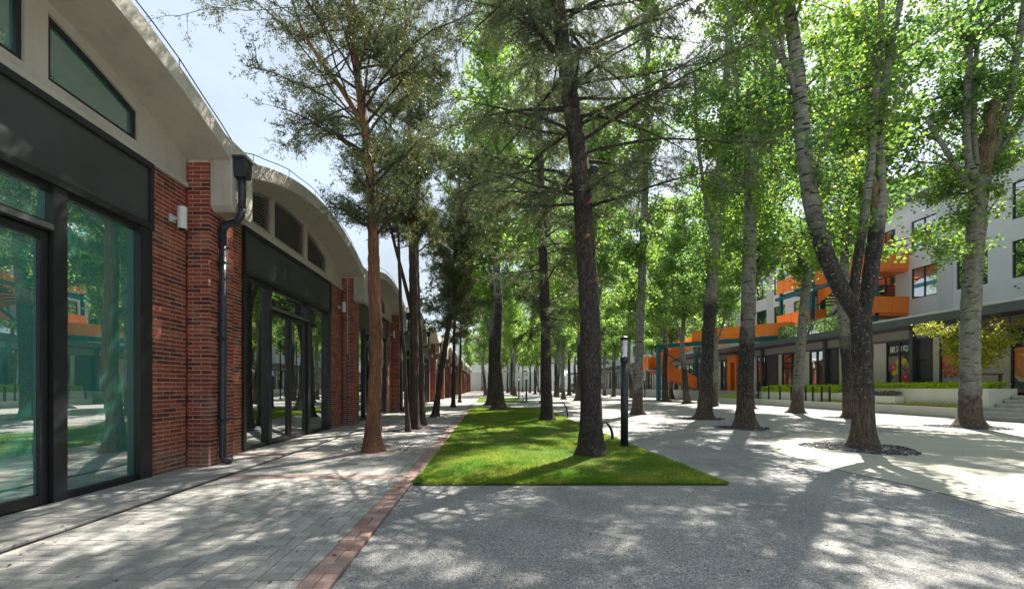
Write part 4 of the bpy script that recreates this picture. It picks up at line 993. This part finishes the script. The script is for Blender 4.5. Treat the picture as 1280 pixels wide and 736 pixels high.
# railing posts on the low wall
for i, xx in enumerate([1060, 1037, 1027, 1016, 1007, 989, 975, 961, 948]):
    Y = Yx(xx, 19.0); o = MB().box(-.035, .035, -.035, .035, 0, .87).build('railing_post', M['post'], loc=(19.0, Y, .4)); MB().box(-.06, .06, -.06, .06, 0, .02).build('base', M['post'], o)
    tag(o, '%s slim black post from the right on the low planter wall' % ordn[i], 'post', 'black posts on the low planter wall')
# small maple
def maple():
    T = Tree(77); rng = T.rng; root = empty('maple_tree', (20.3, 17.7, 1.17), 'small yellow green maple with several thin stems on the high planter', 'tree')
    for i in range(9):
        az = rng.random() * 6.28; el = radians(rng.uniform(48, 85)); st = T.grow((0, 0, .5), (cos(az) * cos(el), sin(az) * cos(el), sin(el)), rng.uniform(1.6, 2.6), 7, -.03, .08)
        T.wood.tube([(0, 0, 0)] + [tuple(p) for p in st], [.035] + list(np.linspace(.028, .006, 8)), 7)
        for j in range(16):
            q = st[int(rng.integers(2, 8))]; az2 = rng.random() * 6.28; e2 = radians(rng.uniform(0, 45)); sb = T.grow(q, (cos(az2) * cos(e2), sin(az2) * cos(e2), sin(e2)), rng.uniform(.3, .9), 3, 0, .15)
            T.tw.tube([tuple(a) for a in sb], [.006, .005, .004, .002], 3, cap=False); T.leaves(sb, 70, .07, .085, .1)
    T.wood.build('trunk', M['poplar_limb'], root); T.tw.build('branches', M['poplar_limb'], root); link('crown', T.leaf_mesh('crown', M['maple_leaf'], .3), root)
    MB().cyl(0, 0, .33, .52, .06, 10).build('tie', M['green_band'], root)
maple()
sk = empty('tree_stake', (20.1, 17.3, 1.17), 'brown wooden brace beside the small maple', 'stake'); MB().box(-.3, .9, -.03, .03, .55, .62).build('rail', M['wood'], sk); MB().box(.76, .84, -.035, .035, 0, .548).build('leg', M['wood'], sk); MB().box(-.24, -.16, -.035, .035, 0, .548).build('leg', M['wood'], sk)

# ---- ground-floor arcade
def seg(xa, xb): a, b2 = Yx(xb), Yx(xa); return (a, b2) if a < b2 else (b2, a)
items = [(894, 901, 'beige'), (901, 907, 'glass'), (907, 916, 'panel'), (916, 927, 'portal'), (927, 946, 'beige'), (946, 958, 'glass'), (958, 972.5, 'panel'), (972.5, 977.5, 'beige'), (977.5, 1003, 'glass'), (1003, 1012, 'beige'),
         (1012, 1031, 'glass'), (1031, 1048, 'panel'), (1048, 1054.5, 'beige'), (1054.5, 1066, 'poster_s'), (1066, 1108, 'beige'), (1108, 1142, 'poster_veg'), (1142, 1165, 'panel'), (1165, 1174.5, 'beige'), (1174.5, 1202, 'poster_meat'), (1202, 1264, 'beige'), (1264, 1330, 'poster_soup'), (1330, 1420, 'beige'), (1420, 1500, 'glass'), (1500, 1700, 'beige')]
TOPZ = 3.66
def shop_glass(y0, y1, z0=ZF, z1=TOPZ, m=None):
    fm = MB(); w_ = .08; fm.box(XS - .02, XS + .1, y0, y0 + w_, z0, z1); fm.box(XS - .02, XS + .1, y1 - w_, y1, z0, z1); fm.box(XS - .018, XS + .098, y0 + w_, y1 - w_, z1 - w_, z1); fm.box(XS - .018, XS + .098, y0 + w_, y1 - w_, z0, z0 + w_)
    ym = (y0 + y1) / 2; zt = z0 + 2.0; fm.box(XS - .016, XS + .096, ym - .05, ym + .05, z0 + w_, z1 - w_) if y1 - y0 > 1 else None; fm.box(XS - .01, XS + .09, y0 + w_, y1 - w_, zt, zt + .07)
    f_ = rb(fm, 'shop_window', M['frame'])
    MB().box(XS + .04, XS + .05, y0 + .02, y1 - .02, z0 + .02, z1 - .02).build('pane', m or M['glass_dark'], f_); return f_
def disc(cy_, cz, r, X, ry=1, rot=0, n=16): 
    return [(cy_ + r * ry * cos(a) * cos(rot) - r * sin(a) * sin(rot), cz + r * sin(a) * cos(rot) + r * ry * cos(a) * sin(rot)) for a in [2 * pi * i / n for i in range(n)]]
def poster(y0, y1, z0, z1, kind):
    """flat printed film on the shop glass; u runs left to right in the photo (decreasing Y), v up"""
    lay = [0]
    f_ = shop_glass(y0, y1, m=M['p_blk'])
    W = y1 - y0 - .16; 
    bgm = dict(veg='p_tbl', meat='p_brown', soup='p_brown', s='p_ice')[kind]
    b0 = MB(); b0.box(XS + .0335, XS + .0385, y0 + .085, y1 - .085, z0 + .1, z0 + 1.98); pb = b0.build('printed_film', M[bgm], f_)
    def D(u, v, r, m, ry=1, rot=0, hgt=1.42):
        lay[0] += 1; cy_ = y1 - .08 - u * W; r *= 1.25; cz = z0 + .5 + v * hgt; X = XS + .033 - .0004 * lay[0]
        pts = [(min(max(a, y0 + .09), y1 - .09), min(max(b_, z0 + .11), z0 + 1.97)) for a, b_ in disc(cy_, cz, r, X, ry, rot)]
        MB().prism(pts, 0, X, X + .0003).build('print', M[m], f_)
    R = random.Random(kind)
    if kind == 'veg':
        D(.0, .2, .5, 'p_blk', .35, .5); D(.95, .75, .5, 'p_blk', .3, -.7); D(.2, .62, .17, 'p_red'); D(.22, .64, .06, 'p_pink'); D(.45, .82, .13, 'p_yel'); D(.66, .84, .13, 'p_yel'); D(.36, .6, .1, 'p_grn', .5, .6)
        D(.3, .42, .12, 'p_yel', 1.4); D(.4, .47, .1, 'p_yel'); D(.24, .38, .09, 'p_yel'); D(.35, .3, .08, 'p_brown', .8); D(.85, .6, .12, 'p_red', 1.2); D(.86, .6, .05, 'p_pink'); D(.92, .72, .13, 'p_grn', 1.4, -.5); D(.95, .42, .1, 'p_grn', .8, .5)
        D(.7, .5, .16, 'p_blk', .2, -.8); D(.75, .22, .2, 'p_red'); D(.72, .26, .06, 'p_pink'); D(.5, .18, .1, 'p_red', .7)
    elif kind == 'meat':
        D(.5, .05, .6, 'p_ice', 1.2, 0, 1.6); D(.35, .85, .28, 'p_grn', 1.6, .3); D(.5, .8, .26, 'p_ora', 1.7, -.1); D(.75, .74, .2, 'p_ora', 1.5)
        for i in range(44): D(R.uniform(.05, .95), R.uniform(.22, .72), R.uniform(.05, .09), R.choice(['p_meat', 'p_red', 'p_pink', 'p_meat', 'p_ora']), R.uniform(.5, 1.6), R.uniform(-1, 1))
    elif kind == 'soup':
        D(.3, .5, .8, 'p_dgrn', .9); D(.3, .55, .62, 'p_bowl', .9); D(.3, .56, .5, 'p_ora', .9); D(.28, .55, .28, 'p_pink', .9); D(.26, .55, .18, 'p_ora')
        D(.15, .85, .2, 'p_ora', 1.5, .3)
        for i in range(12): D(R.uniform(.05, .9), R.uniform(.8, 1), R.uniform(.02, .05), 'p_bowl')
    else:
        for i in range(9): D(R.uniform(.2, 1), R.uniform(.3, .9), R.uniform(.12, .2), R.choice(['p_red', 'p_pink', 'p_ora']), .8, R.uniform(-1, 1))
    return f_
for xa, xb, kd in items:
    y0, y1 = seg(xa, xb)
    if kd == 'beige':
        n_ = max(1, int(round((y1 - y0) / 1.1))); yy_ = np.linspace(y0, y1, n_ + 1)
        for a, b2 in zip(yy_[:-1], yy_[1:]): rb(MB().box(XS + .03, XS + .3, a + .006, b2 - .006, ZF, TOPZ), 'wall_panel', M['beige_panel'])
    elif kd == 'panel':
        for z0_, z1_ in ((ZF, 1.55), (1.56, 2.6), (2.61, TOPZ)): rb(MB().box(XS - .02, XS + .25, y0 + .006, y1 - .006, z0_, z1_ - .004), 'wall_panel', M['panel2'])
    elif kd == 'portal':
        rb(MB().box(XS - .5, XS + .2, y1 - .45, y1, ZF, 4.02).box(XS - .5, XS + .2, y0, y0 + .2, ZF, 4.02).box(XS - .5, XS + .2, y0 + .2, y1 - .45, 3.4, 4.02), 'door_portal', M['orange']); rb(MB().box(XS + .05, XS + .1, y0 + .2, y1 - .45, ZF, 3.4), 'door', M['panel2'])
    elif kd == 'glass': shop_glass(y0, y1)
    else:
        k2 = dict(poster_s='s', poster_veg='veg', poster_meat='meat', poster_soup='soup')[kd]; f_ = poster(y0, y1, ZF, TOPZ, k2)
        if k2 == 'veg':
            cu = bpy.data.curves.new('lettering', 'FONT'); cu.body = '星河粤'; cu.size = .36; cu.extrude = .004; cu.align_x = 'CENTER'; cu.offset = .008
            to = bpy.data.objects.new('lettering', cu); COL.objects.link(to); to.location = (XS + .02, (y0 + y1) / 2 + .05, ZF + 2.22); to.rotation_euler = (radians(90), 0, radians(-90))
            bpy.context.view_layer.update(); dg = bpy.context.evaluated_depsgraph_get(); me = bpy.data.meshes.new_from_object(to.evaluated_get(dg)); me.materials.clear(); me.materials.append(M['paint_white'])
            lo = link('shop_lettering', me, f_, to.location[:]); lo.rotation_euler = to.rotation_euler; bpy.data.objects.remove(to)
# farther arcade beyond the portal: repeated bays
y = Yx(894) + .05
while y < 108:
    rb(MB().box(XS + .03, XS + .3, y, y + .7, ZF, TOPZ), 'wall_panel', M['beige_panel']); shop_glass(y + .706, y + 2.7); rb(MB().box(XS - .02, XS + .25, y + 2.706, y + 3.6, ZF, TOPZ), 'wall_panel', M['panel2']); y += 3.606
# lintel panels with dark line, posts, canopy
y = 6.0
while y < 108:
    rb(MB().box(XS - .06, XS + .26, y + .01, y + 3.9, TOPZ + .08, 4.22), 'lintel_panel', M['taupe']); y += 3.95
rb(MB().box(XS - .1, XS + .3, 2, 108, TOPZ, TOPZ + .075), 'lintel_rail', M['fascia'])
for xx in (1034, 1144, 880, 955): Y = Yx(xx); rb(MB().box(XS - .24, XS - .03, Y - .09, Y + .09, ZF, 4.2), 'column', M['fascia'])
y = 2.0
while y < 108:
    rb(MB().box(20.3, 20.5, y + .004, y + 2.39, 4.2, 4.55), 'fascia_panel', M['fascia']); y += 2.4
rb(MB().box(20.5, XW, 2, 108, 4.24, 4.5), 'canopy_roof', M['fascia'])
rb(MB().box(20.36, 20.42, 2, 22.6, 4.552, 4.66), 'roof_kerb', M['white_trim'])
y = 22.8
while y < 29.4:
    g = rb(MB().box(20.6, 20.66, y, y + .04, 4.5, 5.45), 'balustrade_post', M['steel']); MB().box(20.62, 20.635, y + .045, y + 1.04, 4.55, 5.42).build('glass_panel', M['glass_rail'], g); y += 1.05
rb(MB().box(20.59, 20.67, 22.8, 29.6, 5.452, 5.49), 'handrail', M['steel'])
# ---- upper wall with windows
rows = [6.81, 9.82]; pitchw = 2.6; wins = []
yw = 26.28
ys_w = [26.28 + pitchw * i for i in range(-9, 31)]
ops = []
for yc in ys_w:
    for zb in rows:
        if 27.4 < yc < 35.4 and False: continue
        ops.append((yc - .77, yc + .77, zb, zb + 1.9))
def wall_openings(X, y0, y1, z0, z1, ops, depth):
    mb = MB(); ys_ = sorted(set([y0, y1] + [v for o_ in ops for v in o_[:2]])); zs_ = sorted(set([z0, z1] + [v for o_ in ops for v in o_[2:]]))
    oset = {}
    for a, b2 in zip(ys_[:-1], ys_[1:]):
        for c_, d_ in zip(zs_[:-1], zs_[1:]):
            ym, zm = (a + b2) / 2, (c_ + d_) / 2
            if not any(o_[0] < ym < o_[1] and o_[2] < zm < o_[3] for o_ in ops): mb.quad((X, a, c_), (X, a, d_), (X, b2, d_), (X, b2, c_))
    for a, b2, c_, d_ in ops:
        mb.quad((X, a, c_), (X + depth, a, c_), (X + depth, a, d_), (X, a, d_)); mb.quad((X, b2, c_), (X, b2, d_), (X + depth, b2, d_), (X + depth, b2, c_))
        mb.quad((X, a, c_), (X, b2, c_), (X + depth, b2, c_), (X + depth, a, c_)); mb.quad((X, a, d_), (X + depth, a, d_), (X + depth, b2, d_), (X, b2, d_))
    mb.quad((X, y0, z1), (X + 9, y0, z1), (X + 9, y1, z1), (X, y1, z1)); mb.quad((X, y0, z0), (X, y0, z1), (X + 9, y0, z1), (X + 9, y0, z0)); mb.quad((X, y1, z0), (X + 9, y1, z0), (X + 9, y1, z1), (X, y1, z1))
    return mb
rb(wall_openings(XW, 2.0, 105, 4.4, 13.1, ops, .16), 'wall', M['render_wall'])
# window frame mesh shared
fm = MB(); w_ = .07
fm.box(0, .07, -.77, -.77 + w_, 0, 1.9).box(0, .07, .77 - w_, .77, 0, 1.9).box(.002, .068, -.77 + w_, .77 - w_, 0, w_).box(.002, .068, -.77 + w_, .77 - w_, 1.9 - w_, 1.9).box(.004, .066, -.04, .04, w_, 1.9 - w_).box(.006, .064, .04, .7, 1.2, 1.26)
fme = fm.mesh('window', M['pipe']); pme = MB().box(.03, .04, -.7, .7, .07, 1.83).mesh('pane', M['glass_blue'])
cme = MB().box(.14, .17, -.77, .1, 0, 1.9).mesh('curtain', M['far_white']); dme = MB().box(.45, .5, -.9, .9, -.1, 2.0).mesh('room_dark', M['post'])
for yc in ys_w:
    for zb in rows:
        wo = link('window', fme, RB); wo.location = Vector((XW + .06, yc, zb)) - RO
        po = link('pane', pme, wo)
        if random.random() < .5: co = link('curtain', cme, wo)
for yc in ys_w[::2]:
    rb(MB().box(XW - .07, XW - .002, yc + .95, yc + 1.65, 4.5, 13.1), 'wall_strip', M['white_trim'])
rb(MB().box(XW + .7, XW + .8, 2.2, 104.8, 4.6, 13.0), 'room_wall', M['interior']); rb(MB().box(25.6, 25.7, 2.2, 108, ZF, 4.2), 'shop_back_wall', M['interior'])
rb(MB().box(XW - .25, XW + 9, 1.8, 105.2, 13.102, 13.3), 'roof_coping', M['fascia'])
rb(MB().box(XW + 1.5, XW + 8, 6, 100, 13.302, 15.4), 'roof_storey', M['white_trim'])
# ---- orange stair tower
def perf_panel(mb_list, p, q, h, parent, m=None, holes=True, thick=.06):
    """orange parapet between p and q (bottom points)"""
    p = Vector(p); q = Vector(q); d = q - p; Lh = d.length; dn = d.normalized(); nrm = Vector((dn.y, -dn.x, 0)).normalized()
    mb = MB(); n0 = len(mb.v); a = nrm * thick / 2; H = Vector((0, 0, h))
    mb.v += [tuple(v) for v in (p - a, q - a, q + a, p + a, p - a + H, q - a + H, q + a + H, p + a + H)]
    mb.f += [(0, 3, 2, 1), (4, 5, 6, 7), (0, 1, 5, 4), (1, 2, 6, 5), (2, 3, 7, 6), (3, 0, 4, 7)]
    o = rb(mb, 'parapet', M['orange'], parent)
    # stiffeners
    k = int(Lh / 1.1); ribs = MB(); dots = MB()
    for i in range(1, k + 1):
        c_ = p + dn * (Lh * i / (k + 1))
        for sgn in (1, -1): ribs.beam(c_ + nrm * sgn * (thick / 2 + .015), c_ + nrm * sgn * (thick / 2 + .015) + H, .04, .028, up=tuple(nrm))
    if ribs.v: ribs.build('ribbing', M['orange'], o, kind='stuff')
    if holes:
        R = random.Random(int(Lh * 100))
        for i in range(int(Lh * 7)):
            for j in range(4):
                if R.random() < .55: continue
                c_ = p + dn * (Lh * (i + .5) / (Lh * 7)) + Vector((0, 0, h * (.2 + .2 * j)))
                for sgn in (1, -1):
                    cc_ = c_ + nrm * sgn * (thick / 2 + .003); n0 = len(dots.v); r_ = .045
                    dots.v += [tuple(cc_ + dn * r_ * cos(t_) + Vector((0, 0, r_ * sin(t_)))) for t_ in [2 * pi * u / 8 for u in range(8)]]; dots.f.append(tuple(range(n0, n0 + 8)))
        if dots.v: dots.build('perforation', M['orange_hole'], o, kind='stuff')
    return o
def deckline(s_): return (15.45 + 7.55 * s_, 37.9 - 8.2 * s_)
# deck and its teal edge beam
A_, B_ = deckline(-.02), deckline(.99); nv = Vector((8.2, 7.55, 0)).normalized() * 2.0
mb = MB(); mb.prism([A_, B_, (B_[0] + nv.x, B_[1] + nv.y), (A_[0] + nv.x, A_[1] + nv.y)], 2, 4.78, 4.96); rb(mb, 'deck', M['far_white'])
rb(MB().beam((A_[0], A_[1], 4.86), (B_[0], B_[1], 4.86), .18, .34), 'edge_beam', M['teal'])
rb(MB().box(A_[0] - .15, A_[0] + .15, A_[1] - .15, A_[1] + .15, 0, 4.85), 'column', M['teal'])
rb(MB().box(19.93, 20.29, 40.9, 41.1, .9, 4.9), 'column', M['teal'])
for s0_, s1_, off in ((.63, .865, -.12), (.24, .625, .02)):
    a, b2 = deckline(s0_), deckline(s1_); n1 = nv.normalized() * off; perf_panel(None, (a[0] + n1.x, a[1] + n1.y, 5.04), (b2[0] + n1.x, b2[1] + n1.y, 5.04), .92, None, holes=off < 0)
a = deckline(.865); perf_panel(None, (a[0] - .09, a[1] - .09, 5.04), (a[0] + .9, a[1] + .8, 5.04), .92, None)
# lower stair flight and landing
perf_panel(None, (15.7, 40.4, 2.85), (19.9, 40.4, .95), 1.22, None); perf_panel(None, (14.6, 40.38, 2.8), (15.7, 40.38, 2.85), 1.22, None, holes=False); perf_panel(None, (15.7, 42.0, 2.85), (19.9, 42.0, .95), 1.22, None, holes=False); perf_panel(None, (14.6, 38.6, 2.8), (14.6, 42, 2.8), 1.22, None)
st = MB()
for i in range(12): x_ = 15.75 + i * .345; z_ = 2.85 - i * .158; st.box(x_, x_ + .34, 40.45, 41.95, z_ - .04, z_)
st.box(14.62, 15.74, 38.65, 41.98, 2.8, 2.9); lf = rb(st, 'stair_flight', M['fascia'])
st = MB()
for i in range(13): x_ = 15.75 + i * .24; z_ = 3.0 + i * .15; st.box(x_, x_ + .238, 38.7, 40.2, z_ - .04, z_)
rb(st, 'stair_flight', M['fascia'])
perf_panel(None, (15.7, 38.62, 2.95), (18.75, 38.62, 4.85), 1.1, None); perf_panel(None, (18.75, 38.62, 4.9), (21.5, 38.62, 4.9), 1.1, None); perf_panel(None, (15.7, 40.25, 2.95), (18.75, 40.25, 4.85), 1.1, None, holes=False)
rb(MB().beam((15.6, 38.5, 4.6), (19.5, 38.5, 2.2), .07), 'brace', M['fascia'])
# switchback tower against the wall
TY0, TY1, TX0 = 27.2, 34.9, 24.3
for z in (5.97, 8.8, 11.62):
    if z < 11: rb(MB().box(TX0 + .5, XW - .01, TY0 + .05, TY0 + 1.5, z - .16, z), 'landing', M['orange'])
    rb(MB().box(TX0, XW - .01, TY1 - 1.9, TY1, z - .16, z), 'landing', M['teal'])
    if z < 11: perf_panel(None, (TX0 + .5, TY0, z), (XW - .02, TY0, z), 1.05, None, holes=False)
    if z < 11: perf_panel(None, (TX0 + .5, TY0 + .03, z), (TX0 + .5, TY0 + 1.5, z), 1.05, None)
    perf_panel(None, (TX0 - .5, TY1 - 3.3, z), (TX0 - .5, TY1, z), 1.05, None); perf_panel(None, (TX0 - .5, TY1 - 3.32, z), (TX0 + .9, TY1 - 3.32, z), 1.05, None)
    rb(MB().box(TX0 - .5, TX0 + .4, TY1 - 3.3, TY1 - 1.91, z - .14, z), 'landing', M['teal'])
    # flights
    if z > 11: continue
    perf_panel(None, (TX0 + .3, TY0 + 1.5, z), (TX0 + .3, TY1 - 3.3, z - 1.42), 1.0, None, holes=False)
    perf_panel(None, (TX0 + 1.6, TY0 + 1.5, z - 2.83 if z > 6 else 4.5), (TX0 + 1.6, TY1 - 3.3, z - 1.42), 1.0, None, holes=False)
    fl = MB()
    for i in range(10):
        f = i / 9; yv = TY0 + 1.5 + f * (TY1 - TY0 - 4.8); fl.box(TX0 + .34, TX0 + 1.55, yv, yv + .28, z - 1.42 * f - .05, z - 1.42 * f)
    rb(fl, 'stair_flight', M['fascia'])
for (X, Y) in ((25.0, TY0 + .15), (TX0 - .2, TY1 - 3.4), (24.2, TY1 + .1), (26.6, TY1 + .1)): rb(MB().box(X - .1, X + .1, Y - .1, Y + .1, 4.5, 13.0), 'column', M['teal'])
for z in (6.0, 8.7, 11.5): rb(MB().box(TX0 - .6, TX0 - .4, TY0 + .3, TY1 + .1, z - .45, z - .2), 'tower_beam', M['teal'])
rb(MB().beam((TX0 - .3, TY1, 4.6), (TX0 - .3, TY1 - 3.3, 7.9), .14), 'brace', M['teal']); rb(MB().beam((TX0 - .3, TY1 - 3.3, 4.6), (TX0 - .3, TY0 + .2, 7.9), .14), 'brace', M['teal'])

# ------------------------------------------------------------------ end of the street
o = MB(); 
for i in range(60): o.box(-7 + i * .4, -7 + i * .4 + .2, 0, .06, 0, 5.2)
ew = empty('end_wall', (-4, 116, 0), 'pale ribbed wall closing the far end of the pavement', 'wall'); MB().box(-7, 17, .06, .3, 0, 5.2).build('wall', M['far_white'], ew); o.build('rib', M['far_white'], ew)
MB().box(-7, 17, -.08, -.001, 0, .5).build('plinth', M['mortar'], ew)
fb = empty('far_building', (20, 128, 0), 'pale far building with rows of small windows behind the grove', 'building')
fops = [(a, a + 1.3, z, z + 1.6) for a in np.arange(-28, 30, 3.1) for z in (1.4, 4.6, 7.8, 11.0)]
mbf = MB(); tmp = wall_openings(0, -30, 34, 0, 14, [(float(a), float(b2), c_, d_) for a, b2, c_, d_ in fops], .2); mbf.v = [(y_, x_, z_) for x_, y_, z_ in tmp.v]; mbf.f = tmp.f
mbf.build('wall', M['render_wall'], fb)
pmf = MB().box(-.6, .6, 0, .05, 0, 1.58).mesh('window', M['glass_blue'])
for a, b2, c_, d_ in fops:
    wo = link('window', pmf, fb); wo.location = (float(a) + .65, .12, c_)
# parked vehicle glimpsed far off
cv = empty('parked_van', (20.5, 95, 0), 'pale green and white vehicle glimpsed far behind the poplars', 'van')
MB().prism([(-2.3, .4), (2.3, .4), (2.35, 1.1), (1.5, 1.25), (.9, 2.0), (-2.2, 2.05), (-2.35, 1.2)], 1, -.9, .9).build('body', M['glass_rail'], cv, bevel=.05)
MB().prism([(.95, 1.32), (1.42, 1.28), (.9, 1.92), (-2.0, 1.95), (-2.1, 1.32)], 1, -.92, .92).build('window', M['glass_blue'], cv)
for a in (-1.5, 1.5):
    for s in (-.8, .8): MB().tube([(a, s - .1, .35), (a, s + .1, .35)], .34, 18).build('wheel', M['post'], cv)
rng = np.random.default_rng(9); n = 2200
P = np.stack([rng.uniform(-4.5, 12, n), 1.5 + 20 * rng.random(n) ** 1.6, np.full(n, .024)], 1); P[(P[:, 0] > -.96) & (P[:, 0] < 3.08) & (P[:, 1] > 5.42), 2] = .065; D = rng.normal(size=(n, 3)); D[:, 2] *= .15; D /= np.linalg.norm(D, axis=1)[:, None]
S = rng.uniform(.015, .04, n)[:, None]; U = np.cross(D, [0, 0, 1.]) + rng.normal(0, .1, (n, 3))
V = np.stack([P, P + D * S * .5 + U * S * .35, P + D * S, P + D * S * .5 - U * S * .35], 1).reshape(-1, 3)
tag(link('fallen_leaves', np_mesh('fallen_leaves', V, np.arange(len(V)).reshape(-1, 4), M['fallen'])), 'scattered dry fallen leaves on the paving and plaza', 'leaves', kind='stuff')
